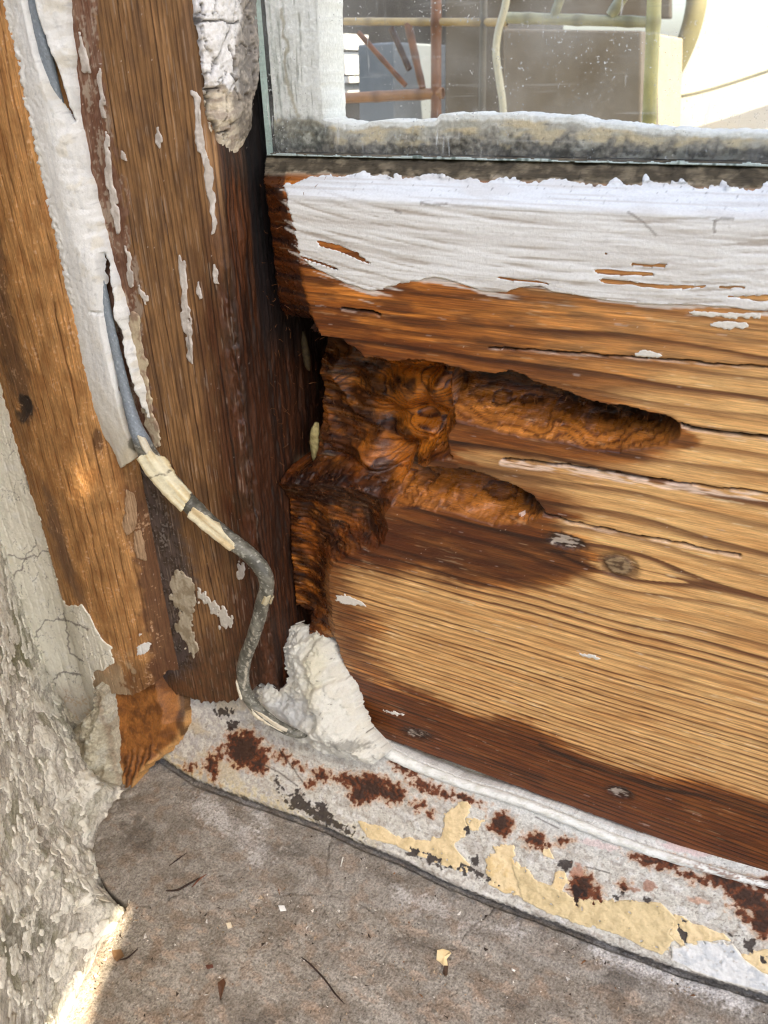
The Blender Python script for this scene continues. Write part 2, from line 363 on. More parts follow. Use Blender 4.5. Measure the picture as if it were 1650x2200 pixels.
# hollows: orange fresh-cut faces, blackened rot, and shade painted dark under the upper rims
orange = sm(M, 6, 30) * sm(px, 690, 850) * sm(fbm(X / 9, Z / 7, 3, 18) + 0.3, -0.1, 0.3) + 0.5 * sm(L, 6, 26) * sm(dut, 22, 48) * sm(1130 - px, -20, 60) + 0.3 * sm(U, 4, 20) * sm(du, 35, 60) * sm(px, 1080, 1200)
pt.mix(np.clip(orange, 0, 1) * 0.85, lerp(S(204, 130, 48), S(88, 46, 16), np.clip(late * 1.0 + 0.3 * sm(nl, 0, 0.4), 0, 1)[..., None]), 0.36)
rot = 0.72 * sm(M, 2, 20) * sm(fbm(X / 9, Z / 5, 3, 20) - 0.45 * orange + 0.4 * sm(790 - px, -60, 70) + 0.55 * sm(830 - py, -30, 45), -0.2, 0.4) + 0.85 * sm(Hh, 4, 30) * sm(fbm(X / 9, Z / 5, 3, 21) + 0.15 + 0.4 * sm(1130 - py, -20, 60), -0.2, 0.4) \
    + 0.95 * sm(U, 0, 10) * sm(60 - du + 20 * nz5, -18, 26) * sm(1490 - px, 0, 90) + 0.95 * sm(L, 0, 10) * sm(40 - dut + 14 * nz5, -12, 18)  # the bands below the upper rims paint in their shade
pt.mix(np.clip(rot, 0, 1) * 0.9, S(26, 14, 9) * (1 + 0.5 * fine + 0.9 * (1 - late))[..., None], 0.5)  # rot also holds the shade painted under the upper rims
pt.mix(sm(le, 0.4, 1.6) * 0.9, lerp(S(84, 45, 19), S(27, 14, 8), np.clip(0.8 * sm(np.sin(Z * 2 * math.pi / 4.4 + 1.2 + 1.5 * fbm(X / 9, Z / 9, 2, 7)), 0.3, 0.98) + 0.5 * sm(-nl, 0, .5) + 0.4 * sm(py, 590, 690) + 0.4 * sm(450 - py, -20, 60), 0, 1)[..., None]), 0.5)
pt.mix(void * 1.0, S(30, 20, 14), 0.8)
pt.r = np.where(cav > 0.3, 0.31 + 0.2 * np.clip(nz1 + nz5, -0.4, 1), pt.r)
lowlip = np.maximum(sm(U, 0, 4) * sm(34 - dl, -6, 18), sm(L, 0, 4) * sm(28 - dlt, -6, 16))
pt.mix(lowlip * 0.5, lerp(S(196, 132, 66), S(116, 64, 28), late[..., None]), 0.33)  # lit lower lips painted in as lighter amber wood
# splits that run with the grain
for pts, wd, pale in (([(1462, 913), (1500, 921), (1560, 930), (1650, 942), (1720, 952)], 3.2, 3), ([(1080, 985), (1220, 1000), (1400, 1030), (1650, 1061), (1720, 1070)], 2.0, 8),
                      ([(1160, 1098), (1230, 1122), (1300, 1137), (1420, 1160), (1590, 1194)], 2.0, 3), ([(735, 1003 - 340), (800, 672), (815, 676)], 2.0, 2),
                      ([(1050, 745), (1200, 757), (1370, 768), (1650, 790)], 1.3, 2)):
    d = line(px, py + 4 * fbm(X / 6, Z / 40, 3, 23), pts, 40)
    below_d = line(px, py - pale - 2 + 3 * nz5, pts, 40)
    pt.mix(sm(pale - below_d, -2, 2) * (0.75 if pale > 5 else 0.4) * sm(fbm(X / 7, Z, 2, 24), -0.35, 0.1), S(228, 205, 186), 0.7)
    k = sm(wd - d, -1.2, 1.2); dep = dep + 2.2 * k; pt.mix(k, S(40, 24, 14), 0.8)
d = line(px, py, [(1160, 1600), (1250, 1640), (1400, 1690), (1500, 1708), (1650, 1756)], 40)
pt.mix(sm(4 + 3 * nl - d, -2, 3) * 0.8, S(44, 26, 14))
# knots
e = ell(px + 5 * nz1, py + 5 * nz5, 1328, 1214, 36, 21, 22)
rings = sm(fbm(X / 2.2, Z / 1.2, 3, 92) + 0.3 * np.sin(e * 0.5), -0.3, 0.4)
pt.mix(sm(e, -14, 2) * 0.75, S(86, 56, 34)); pt.mix(sm(e, -1, 6), lerp(S(150, 128, 98), S(96, 74, 52), rings[..., None]), 0.75)
dep = dep + 0.5 * sm(e, -10, 0) * sm(6 - e, 0, 6)
for kx, ky, a_, b_ in ((1330, 1703, 26, 10), (893, 1577, 26, 9), (1215, 1163, 40, 14), (1400, 1820, 46, 6)):
    e2 = ell(px + 6 * nz5, py + 4 * nz1, kx, ky, a_, b_, 16)
    pt.mix(sm(e2, -8, 3) * 0.8, S(40, 24, 16)); pt.mix(sm(e2 + 10 * fbm(X / 3, Z / 0.7, 3, 25), 3, 7) * 0.7, S(196, 184, 170), 0.7)
    dep = dep + 0.6 * sm(e2, -4, 3)
# pale raw fibres and bleaching
pt.mix(sm(fbm(X / 10, Z / 0.7, 3, 27), 0.42, 0.62) * sm(mott, -0.1, 0.3) * 0.5 * (1 - wet * 0.7), S(236, 214, 178), 0.7)
pt.mix(sm(fbm(X / 9, Z / 1.2, 4, 28) - 0.62, 0.0, 0.1) * 0.3 * (1 - cav), S(208, 200, 196), 0.7)
spk = sm(n2(X / 0.75, Z / 0.55, 30), 0.78, 0.9) * sm(fbm(X / 15, Z / 15, 2, 31), -0.1, 0.4)
pt.mix(spk * 0.45, S(226, 212, 200))
# white primer left in the grain near the top, brushed coat is its own part
relief = -0.10 * late - 0.05 * fine - 0.03 * nz1
dep = dep - relief * (1 - 0.5 * wet) + np.where(cav > 0.5, 0.06 * fbm(X / 2.6, Z / 0.9, 3, 33) + 0.12 * fine + 0.10 * late, 0)
# dirt on the ledge below the glass
ledge = sm(Z, 61.0, 62.6); dirt = ledge * sm(fbm(X / 6, Z / 2.5, 4, 34) + (Z - 62.2) * 0.5, -0.15, 0.2)
lcr = sm(0.06 - cells(X / 7 + 0.3 * nz5, Z / 3 + 0.3 * nz5, 19)[1], 0, 0.05) * ledge
pt.mix(ledge, S(160, 150, 132), 0.85); pt.mix(dirt, lerp(S(82, 74, 60), S(124, 114, 96), sm(fbm(X / 5, Z / 2.0, 4, 35), -0.1, 0.5)[..., None]), 0.9); pt.mix(lcr * 0.35, S(50, 44, 36))
dep = dep - dirt * (0.5 + 1.0 * np.clip(fbm(X / 4, Z / 3, 3, 36), -0.3, 1)) + 0.25 * lcr
# white brushed coat over the upper face of the rail
LOWE = [(590, 400), (606, 404), (614, 416), (622, 448), (633, 490), (638, 515), (643, 548), (665, 568), (700, 588), (740, 606), (800, 628), (812, 622), (838, 616), (870, 604), (910, 603), (935, 596), (960, 600), (1000, 612), (1030, 623), (1082, 626), (1120, 618), (1160, 612), (1185, 625), (1230, 632), (1290, 640), (1350, 650), (1420, 655), (1500, 656), (1570, 660), (1650, 665), (1740, 672), (3600, 860), (9000, 1340)]
COAT = LOWE + [(9000, 420), (1760, 380), (1400, 378), (1000, 372), (700, 372), (640, 382)]
br = fbm((X + Z * 0.6) / 22, (Z + X * 0.10 - 0.0015 * X * X) / 1.15, 3, 40)
br2 = fbm(X / 30, (Z + X * 0.07) / 1.6, 3, 41)
cm = poly(px + 9 * br, py + 5 * br + 2.5 * fbm(X / 7, Z / 2, 2, 42), COAT, 60)
pt.deepen(1.18, 1.20)
pt.mix(0.9 * sm(U, 0, 8) * sm(40 - du + 14 * nz5, -12, 16) + 0.9 * sm(L, 0, 8) * sm(34 - dut + 12 * nz5, -8, 12) * sm(px, 880, 940) + 0.7 * sm(M, 0, 10) * sm(790 - py + 14 * nz5, -10, 24), S(16, 9, 6), 0.6)  # near-black shade painted in under the lips of the hollows
# wiped and brushed-thin paint just past the edge of the coat
thin = sm(cm + 20 * br + 26, 0, 22) * sm(br + 0.5 * br2 + 0.02 * cm, -0.05, 0.22) * (dep < 1.5) * (cm < 1)
pt.mix(thin * 0.75, S(222, 214, 204), 0.6)
RP = P + N * (-dep / MM)[..., None]
# the hollows run up under their lips
undercut = np.minimum(0.7 * dep, 8.0) * np.maximum(sm(46 - du, 0, 40) * (U > 0), sm(40 - dut, 0, 34) * (L > 0) * sm(px, 905, 970)) + np.minimum(0.4 * dep, 6) * sm(800 - py, -10, 60) * (M > 0)
RP[..., 2] += undercut / MM
RK = np.ones(X.shape, bool)
RK &= (Z > -134)
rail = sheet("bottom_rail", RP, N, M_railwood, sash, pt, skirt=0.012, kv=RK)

scr = 0
for pts, wd in (([(690, 522), (730, 530), (770, 555), (800, 570)], 6), ([(650, 545), (720, 575)], 4), ([(1300, 546), (1330, 550)], 4), ([(1360, 566), (1425, 574)], 7), ([(1285, 585), (1400, 590)], 6), ([(1300, 605), (1420, 615), (1600, 618)], 9), ([(1075, 598), (1180, 612)], 5), ([(1440, 610), (1560, 622)], 8), ([(1560, 636), (1650, 642)], 5)):
    scr = np.maximum(scr, sm(0.7 * wd + 13 * br - line(px, py, pts, 60), -3, 7))
up_edge = 62.2 + 1.6 * fbm(X / 9, X * 0 + 3, 4, 43) + 3.4 * np.clip(n2((X + 0.8 * (Z - 62)) / 3.6 + 0.5 * nz5, X * 0 + 8, 44), 0, 1) * sm(n2(X / 14, X * 0, 45), -0.3, 0.3) * sm(px, 700, 800) + 0.5 * nz1 - 2.0 * sm(650 - px, -10, 40)
hole = sm(ridge(X / 9, Z / 4, 3, 46) - 0.02, 0.93, 0.99) * sm(fbm(X / 14, Z / 9, 2, 47), 0.2, 0.4)
km = (dep < 9.5)
ks = np.minimum(np.minimum(cm, (0.5 - scr) * 7), np.minimum((up_edge - Z) * 5, (0.5 - hole) * 5))
pc = Paint(X.shape, S(234, 233, 229), 0.5)
pc.mix(sm(-br, 0.0, 0.45) * 0.45, S(192, 186, 178)); pc.mix(sm(-br2, 0.05, 0.5) * 0.4, S(190, 182, 172))
pc.mix(sm(-br, 0.32, 0.55) * 0.55, S(150, 132, 112)); pc.mix(sm(nz1 + 0.4 * br, 0.5, 0.75) * 0.3, S(170, 165, 158))
pc.mix(sm(Z, 55, 59) * 0.85, S(226, 231, 236)); pc.mix(sm(fbm(X / 60, Z / 0.7, 3, 49), 0.05, 0.5) * 0.35, S(168, 158, 146)); pc.mix(sm(fbm(X / 25, (Z + X * 0.05) / 4, 4, 39), 0.0, 0.4) * 0.3, S(196, 188, 178)); pc.mix(sm(Z, 56, 62) * sm(n2(X / 0.9, Z / 0.6, 48), 0.55, 0.75) * 0.8, S(96, 96, 100))
for pts in ([(1535, 475), (1548, 470), (1575, 470)], [(1535, 500), (1535, 475)], [(1350, 455), (1380, 475), (1410, 505)], [(905, 437), (930, 440), (960, 438)], [(850, 452), (862, 458)]):
    d = line(px + 2 * nz1, py + 3 * nz1, pts, 30); pc.mix(sm(3 - d, -1, 1.5) * 0.6, S(120, 112, 104))
offp = 0.00022 + 0.00016 * br + 0.00007 * br2 + 0.00003 * nz1
paint_coat = sheet("paint_coat", RP, N, M_paint, rail, pc, skirt=0.0006, off=offp, kv=km, sd=ks)
# stray flecks of the same paint lower down
for i, pg in enumerate(([(1472, 672), (1500, 668), (1560, 672), (1600, 674), (1640, 676), (1636, 683), (1560, 681), (1500, 679)], [(1524, 694), (1560, 690), (1606, 694), (1608, 703), (1560, 705), (1530, 702)],
        [(1362, 760), (1385, 752), (1410, 757), (1426, 766), (1400, 771), (1372, 768)], [(722, 1280), (740, 1277), (775, 1290), (782, 1300), (745, 1298), (724, 1290)], [(728, 1290), (750, 1296), (790, 1303), (735, 1297)],
        [(818, 1524), (850, 1530), (880, 1538), (850, 1536)], [(1240, 1402), (1280, 1408), (1296, 1418), (1262, 1412)])):
    f = poly(px + 7 * br, py + 4 * nz1 + 3 * br, pg, 30)
    sheet("paint_fleck", RP, N, M_paint, rail, Paint(X.shape, S(222, 216, 204), 0.6), skirt=0.0004, off=0.0002, sd=f)

# ------------------------------------------------------------------ glass pane and the putty behind it
def box(name, x0, x1, y0, y1, z0, z1, mat, parent=None, bevel=0):
    V = np.array([(x, y, z) for x in (x0, x1) for y in (y0, y1) for z in (z0, z1)])
    Q = [(0, 1, 3, 2), (4, 6, 7, 5), (0, 4, 5, 1), (2, 3, 7, 6), (0, 2, 6, 4), (1, 5, 7, 3)]
    o = mesh_obj(name, V, Q, mat, parent, smooth=False)
    if bevel:
        b = o.modifiers.new("b", 'BEVEL'); b.width = bevel; b.segments = 2
    return o
def glass_material():
    m = bpy.data.materials.new("window glass with dust"); m.use_nodes = True
    t = m.node_tree; n = t.nodes; L = t.links; n.clear()
    out = n.new("ShaderNodeOutputMaterial"); tr = n.new("ShaderNodeBsdfTransparent"); tr.inputs[0].default_value = (1.0, 1.0, 1.0, 1)
    gl = n.new("ShaderNodeBsdfGlossy"); gl.inputs["Roughness"].default_value = 0.01
    fr = n.new("ShaderNodeFresnel"); fr.inputs[0].default_value = 1.45
    ge = n.new("ShaderNodeNewGeometry"); fm = n.new("ShaderNodeMath"); fm.operation = 'MULTIPLY'; fi = n.new("ShaderNodeMath"); fi.operation = 'SUBTRACT'; fi.inputs[0].default_value = 1.0
    L.new(ge.outputs["Backfacing"], fi.inputs[1]); L.new(fr.outputs[0], fm.inputs[0]); L.new(fi.outputs[0], fm.inputs[1])
    mx = n.new("ShaderNodeMixShader"); L.new(fm.outputs[0], mx.inputs[0]); L.new(tr.outputs[0], mx.inputs[1]); L.new(gl.outputs[0], mx.inputs[2])
    df = n.new("ShaderNodeBsdfDiffuse"); df.inputs[0].default_value = (0.8, 0.82, 0.8, 1)
    tc = n.new("ShaderNodeTexCoord")
    def noise(scale, lo, hi, st=(1, 1, 1), rot=0, detail=2):
        mp = n.new("ShaderNodeMapping"); mp.inputs["Scale"].default_value = st; mp.inputs["Rotation"].default_value = (0, rot, 0)
        L.new(tc.outputs["Object"], mp.inputs[0])
        z = n.new("ShaderNodeTexNoise"); z.inputs["Scale"].default_value = scale; z.inputs["Detail"].default_value = detail; L.new(mp.outputs[0], z.inputs[0])
        r = n.new("ShaderNodeMapRange"); r.inputs["From Min"].default_value = lo; r.inputs["From Max"].default_value = hi; L.new(z.outputs[0], r.inputs[0])
        return r.outputs[0]
    def math_(op, a, b):
        q = n.new("ShaderNodeMath"); q.operation = op; q.use_clamp = True
        for i, v in enumerate((a, b)):
            if isinstance(v, (int, float)): q.inputs[i].default_value = v
            else: L.new(v, q.inputs[i])
        return q.outputs[0]
    spots = math_('MULTIPLY', noise(1500, 0.66, 0.72), noise(60, 0.42, 0.62))
    fog = math_('MULTIPLY', noise(90, 0.35, 0.8, detail=5), 0.13)
    scr = math_('MULTIPLY', noise(700, 0.66, 0.74, (1, 1, 0.10), 0.25), noise(50, 0.5, 0.6))
    hs = math_('MULTIPLY', noise(800, 0.64, 0.8, (0.05, 1, 1)), 0.2)
    a = math_('ADD', math_('ADD', math_('MULTIPLY', spots, 0.8), fog), math_('ADD', math_('MULTIPLY', scr, 0.6), hs))
    m2 = n.new("ShaderNodeMixShader"); L.new(a, m2.inputs[0]); L.new(mx.outputs[0], m2.inputs[1]); L.new(df.outputs[0], m2.inputs[2])
    L.new(m2.outputs[0], out.inputs[0]); return m
M_glass = glass_material()
M_edge = material("cut glass edge", base=(0.34, 0.44, 0.40), rough=0.25, noise=(900, 0.2), bump=0.2, spec=0.6)
GX0, GZ0, GY = -0.0496, 0.0662, 0.0080
pane = box("glass_pane", GX0, 0.45, GY, GY + 0.003, GZ0, 0.45, M_glass, sash)
pane.data.materials.append(M_edge)
for p in pane.data.polygons:
    if abs(p.normal.y) < 0.5: p.material_index = 1
# bright chipped arris along the bottom of the pane
P, N, X, Z = plane_grid((0, GY - 0.0002, 0), (1, 0, 0), (0, 0, 1), GX0, 0.135, GZ0 - 0.0002, GZ0 + 0.0008, 0.0002, uu1=0.45)
chip = Z - GZ0 * MM < 0.35 + 0.5 * fbm(X / 4, X * 0, 3, 50)
pcg = Paint(X.shape, S(186, 200, 196), 0.3); pcg.mix(sm(n2(X / 1.5, Z * 0, 51), 0.2, 0.5), S(110, 124, 118))
sheet("chipped_edge", P, N, M_strip, pane, pcg, skirt=0.0003, kv=chip)

P, N, X, Z = plane_grid((0, GY + 0.0033, 0), (1, 0, 0), (0, 0, 1), GX0 + 0.0003, 0.135, GZ0 + 0.0002, 0.115, 0.0003, uu1=0.45, vv1=0.45)
px, py = project(P); nz5 = fbm(X / 4, Z / 4, 4, 52); nz1 = fbm(X / 1.2, Z / 1.2, 3, 53); vs = fbm(X / 1.1, Z / 14, 4, 54)
rt = np.interp(py, [-2000, -120, 0, 120, 250, 400], [560, 676, 683, 686, 693, 700]) + 3 * nz5
tp = np.interp(px, [540, 680, 700, 760, 800, 920, 935, 945, 1000, 1100, 1200, 1300, 1400, 1500, 1650, 1760, 6000], [240, 248, 258, 268, 262, 258, 258, 247, 245, 246, 252, 264, 276, 281, 286, 292, 440]) + 5 * fbm(X / 5, X * 0, 3, 55) + 2 * nz1
kv = (px < rt) | (py > tp)
pb = Paint(X.shape, S(232, 234, 228), 0.7)
side = sm(rt + 0 - px, -3, 3) * sm(262 + 6 * nz5 - py, -5, 10)
pb.mix(side * sm(-vs, -0.05, 0.3) * 0.5, S(204, 206, 198)); pb.mix(side * sm(612 + 0.03 * py + 16 * nz5 - px, -6, 6) * 0.8, lerp(S(206, 209, 203), S(240, 240, 235), sm(vs, -0.3, 0.3)[..., None]))
pb.mix(side * sm(3.2 - line(px + 8 * nz5, py, [(602, 20), (612, 100), (608, 150), (622, 210), (640, 250)], 30), -2, 2) * 0.7, S(160, 150, 120))
pb.mix(side * sm(-vs - 0.3, 0, 0.1) * 0.7, S(150, 152, 142))
low = sm(py - tp + 5 * nz1 + 4 * nz5, 8, 15) * sm(py - 235, 0, 30)
pb.mix(low * 0.9, lerp(S(198, 180, 138), S(168, 164, 148), sm(fbm(X / 12, Z / 3, 3, 56), -0.2, 0.3)[..., None]))
h = np.clip((py - tp) / np.maximum(345 - tp, 20), 0, 1.2)
pb.mix(sm(h + 0.5 * nz5, 0.32, 0.62) * low, lerp(S(78, 74, 66), S(146, 140, 126), sm(nz1 + nz5, -0.4, 0.6)[..., None]), 0.8)
pb.mix(sm(ell(px + 20 * nz5, py + 14 * nz5, 640, 290, 75, 40), -8, 10) * 0.8, lerp(S(78, 82, 76), S(128, 132, 124), sm(nz1, -0.3, 0.5)[..., None]))
for cx_, cy_, a_, b_ in ((1340, 340, 26, 9), (1445, 340, 38, 13), (1500, 345, 30, 9), (1560, 340, 40, 7), (1240, 320, 20, 6), (660, 300, 10, 14), (1380, 335, 24, 8)):
    pb.mix(sm(ell(px + 12 * nz5, py + 8 * nz1, cx_, cy_, a_, b_, -8), -1, 4) * 0.8, S(188, 188, 176))
pb.mix(sm(nz1 + 0.6 * nz5, 0.55, 0.75) * low * 0.5, S(190, 190, 176)); pb.mix(sm(-nz1, 0.5, 0.7) * low * 0.6, S(48, 46, 40))
hb = -0.3 + 0.25 * nz5 + 0.1 * nz1 - 1.6 * sm(h, 0.55, 1.1) * low - 0.5 * side * sm(px - 612, 20, -20)
bed = sheet("bedding_putty", P + N * np.minimum(hb, -0.05)[..., None] / MM, N, M_putty, sash, pb, skirt=0.012, sd=np.maximum(rt - px, py - tp))

# ================================================================== WINDOW FRAME: post (jamb), outer bead, cut block
frame = empty("window_frame", (-0.1, -0.012, -0.13), "stripped brown vertical window frame with flaked paint and rounded outer bead", "window frame")
def sweep(prof, z0, z1, step, z2=None):
    prof = np.asarray(prof, float); s = np.concatenate([[0], np.cumsum(np.hypot(*np.diff(prof, axis=0).T))])
    u = np.linspace(0, s[-1], int(s[-1] / step) + 1); x = np.interp(u, s, prof[:, 0]); y = np.interp(u, s, prof[:, 1])
    tx, ty = np.gradient(x), np.gradient(y); k = 5; ker = np.ones(k) / k
    tx = np.convolve(np.pad(tx, k // 2, 'edge'), ker, 'valid'); ty = np.convolve(np.pad(ty, k // 2, 'edge'), ker, 'valid')
    l = np.hypot(tx, ty); nx, ny = ty / l, -tx / l                  # outward for a profile that runs left to right in front
    z = spread(z0, z1, step, b2=z2)
    P = np.empty((len(u), len(z), 3)); P[..., 0] = x[:, None]; P[..., 1] = y[:, None]; P[..., 2] = z[None]
    N = np.zeros_like(P); N[..., 0] = nx[:, None]; N[..., 1] = ny[:, None]
    uu, zz = np.meshgrid(u * MM, z * MM, indexing='ij')
    return P, N, uu, zz
a = np.linspace(0, math.pi / 2, 8)
JP = [(-0.122, -0.012)] + [(-0.0575 + 0.0045 * math.sin(t), -0.0075 - 0.0045 * math.cos(t)) for t in a] + [(-0.053, 0.046)]
P, N, Uu, Z = sweep(JP, -0.150, 0.115, 0.00031, 0.45)
px, py = project(P); X = Uu
nz5 = fbm(X / 4, Z / 5, 4, 60); nz1 = fbm(X / 1.2, Z / 1.2, 3, 61)
nl = fbm(X / 7, Z / 28, 3, 62); fine = fbm(X / 0.38, Z / 26, 3, 63); fib = fbm(X / 0.9, Z / 55, 3, 64); mott = fbm(X / 5, Z / 14, 4, 65)
R = X * 0.62 + 1.0 * fbm(X / 14, Z / 90, 2, 62) + 0.12 * fbm(X / 3, Z / 16, 2, 66) + Z * 0.004
late = np.clip(grain(Z, R, 3) * (0.8 + 0.8 * fib + 0.35 * fine), 0, 1)
pj = Paint(X.shape, S(148, 114, 78), 0.6)
pj.mix(sm(mott, -0.1, 0.45) * 0.5, S(172, 136, 98)); pj.mix(sm(-mott, -0.05, 0.4) * 0.55, S(120, 94, 72))
pj.mul(1 + 0.3 * fine + 0.2 * fib)
pj.mix(np.clip(late * 1.15, 0, 0.95), S(70, 44, 26))
edge_x = np.interp(py, [-3000, -100, 0, 500, 1150, 1480], [60, 398, 410, 470, 550, 590])
jy = py + 60 * fbm(X / 2.5, Z / 18, 3, 67)
# soaked reddish wood along the right-hand arris, darker downwards
damp = sm(px + 26 * fbm(X / 3, Z / 20, 3, 68) - edge_x + 34 * sm(py, 300, 1100), -85, 0) * sm(jy, 330, 700)
pj.mix(damp * 0.85, lerp(S(80, 40, 21), S(36, 18, 10), np.clip(late + sm(mott, -0.1, 0.4) * 0.5, 0, 1)[..., None]), 0.42)
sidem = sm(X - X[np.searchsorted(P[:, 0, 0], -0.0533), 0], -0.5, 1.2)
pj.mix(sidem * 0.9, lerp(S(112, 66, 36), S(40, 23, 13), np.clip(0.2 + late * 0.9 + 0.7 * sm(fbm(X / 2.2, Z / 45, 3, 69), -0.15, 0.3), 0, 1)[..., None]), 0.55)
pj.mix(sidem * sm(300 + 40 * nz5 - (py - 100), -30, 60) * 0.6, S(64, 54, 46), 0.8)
pj.mix(sidem * sm(P[..., 1] * MM, 0.5, 3.5) * sm(760 - py, -30, 60) * 0.9, S(13, 9, 7), 0.9)  # black of the gap painted onto the deep part of the jamb side
pj.mix(sm(jy - 1330, -40, 110) * 0.65 * (1 - sidem), lerp(S(92, 58, 38), S(60, 40, 30), sm(nz5, -0.2, 0.3)[..., None]), 0.6)
# purple-brown primer left beside the white strip, grey grime lower down
strip_r = np.interp(py, [0, 150, 280, 400, 500, 600, 700, 800, 900, 1000], [150, 158, 175, 200, 220, 240, 255, 275, 290, 300])
prim = sm(strip_r + np.interp(py, [0, 400, 900, 1100], [58, 66, 40, 10]) + 22 * nz5 + 10 * mott - px, -6, 8) * sm(1050 - jy, -50, 60)
pj.mix(prim * 0.85, lerp(S(116, 82, 66), S(140, 110, 94), sm(nz5, -0.2, 0.4)[..., None]), 0.7)
pj.mix(prim * sm(mott + nz1 * 0.5, 0.12, 0.3) * 0.75, S(172, 158, 142), 0.7)
grim = sm(poly(px + 22 * nz5, py + 20 * nz5, [(270, 940), (330, 1000), (380, 1110), (420, 1230), (400, 1330), (420, 1430), (330, 1480), (270, 1300)], 90), -18, 22)
pj.mix(grim * 0.85, lerp(S(92, 84, 82), S(56, 50, 48), sm(nz5 + 0.3 * mott, -0.25, 0.25)[..., None]), 0.75)
pj.mix(grim * sm(nz1 + nz5, 0.4, 0.6) * 0.6, S(150, 142, 136))
pj.mix(sm(fbm(X / 0.6, Z / 16, 3, 70) - 0.42, 0, 0.12) * 0.3 * (1 - sidem), S(196, 180, 164), 0.7)
spk = sm(n2(X / 0.6, Z / 0.8, 71), 0.78, 0.9) * sm(n2(X / 13, Z / 13, 72), -0.1, 0.3); pj.mix(spk * 0.6, S(222, 210, 200))
pj.deepen(1.16, 1.10)
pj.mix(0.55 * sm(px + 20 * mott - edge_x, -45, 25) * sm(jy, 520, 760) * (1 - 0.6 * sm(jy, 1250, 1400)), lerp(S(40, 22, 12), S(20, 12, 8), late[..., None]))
hj = -1.8 * sm(px - edge_x, -40, 10) * (1 - sidem) * sm(py, 450, 750) * (0.5 + fbm(X / 3, Z / 7, 3, 78)) + 0.20 * late + 0.06 * fine + 0.05 * nz1 - 0.25 * damp * sm(fbm(X / 3, Z / 12, 3, 73), 0, 0.4)
hj = hj + sidem * (0.7 * fbm(X / 5, Z / 12, 4, 74) - 0.4 * sm(py, 400, 800)) - 1.2 * sm(3.5 - line(px + 3 * nz1, py, [(212, 480), (235, 560), (243, 640), (262, 760)], 30), -1, 2) * sm(nz5, -0.2, 0.1)
JB = P + N * (hj / MM)[..., None]
bot = np.interp(px, [200, 345, 370, 440, 500, 560, 620], [1500, 1500, 1492, 1508, 1507, 1470, 1470]) + 10 * fbm(X / 2.5, X * 0, 3, 75)
sd_j = np.where(sidem > 0.5, 1495 - py, bot - py)
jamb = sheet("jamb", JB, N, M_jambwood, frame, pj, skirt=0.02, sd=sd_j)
ROUGHEN = 0.00018 + 0.0001 * nz1
def jamb_flake(pts, c, c2=None, thick=0.0003, amp=8, name="paint_flake"):
    m = poly(px + amp * fbm(X / 2.2, Z / 4, 2, 76), py + amp * 1.6 * fbm(X / 2.0, Z / 3, 2, 77), pts, 40)
    p = Paint(X.shape, c, 0.6)
    if c2 is not None: p.mix(sm(nz5 + 0.4 * nz1, -0.15, 0.3), c2)
    p.mul(1 + 0.12 * nz1)
    return sheet(name, JB, N, M_paint, jamb, p, skirt=0.0006, off=thick + ROUGHEN, sd=m)
jamb_flake([(278, 690), (283, 672), (296, 674), (304, 700), (312, 760), (322, 820), (334, 890), (344, 950), (340, 965), (322, 930), (306, 860), (288, 790), (276, 730)], S(196, 180, 152), S(158, 134, 112), 0.0006)
jamb_flake([(368, 1250), (372, 1228), (395, 1226), (420, 1250), (420, 1300), (410, 1340), (424, 1390), (418, 1412), (400, 1376), (380, 1350), (388, 1310), (372, 1290)], S(184, 172, 150), S(150, 136, 112), 0.0005)
jamb_flake([(425, 1262), (450, 1285), (462, 1300), (490, 1312), (500, 1330), (500, 1348), (474, 1346), (468, 1320), (444, 1298), (424, 1282)], S(206, 200, 188))
for pg in ([(386, 540), (398, 560), (404, 640), (414, 720), (416, 790), (406, 760), (394, 690), (388, 610)], [(456, 572), (468, 576), (472, 612), (462, 606)], [(512, 1205), (524, 1212), (524, 1244), (514, 1240)],
           [(440, 330), (452, 340), (462, 430), (466, 500), (458, 510), (450, 440), (438, 380)], [(414, 190), (428, 210), (438, 300), (450, 350), (440, 360), (422, 300)], [(426, 230), (434, 260), (428, 270), (420, 240)],
           [(226, 280), (234, 300), (240, 350), (250, 430), (262, 490), (252, 500), (240, 440), (228, 370)], [(170, 60), (186, 110), (192, 160), (178, 150)], [(215, 120), (222, 190), (230, 260), (220, 250), (212, 170)],
           [(262, 320), (270, 330), (274, 355), (264, 345)], [(336, 270), (346, 290), (348, 320), (338, 310)], [(300, 610), (316, 640), (316, 656), (304, 640)], [(426, 600), (434, 640), (430, 650), (424, 630)],
           [(400, 700), (412, 720), (412, 760), (404, 750)], [(270, 520), (282, 560), (290, 620), (280, 610)], [(300, 1340), (322, 1310), (318, 1345)]):
    jamb_flake(pg, S(208, 200, 192), S(180, 170, 160), amp=6)

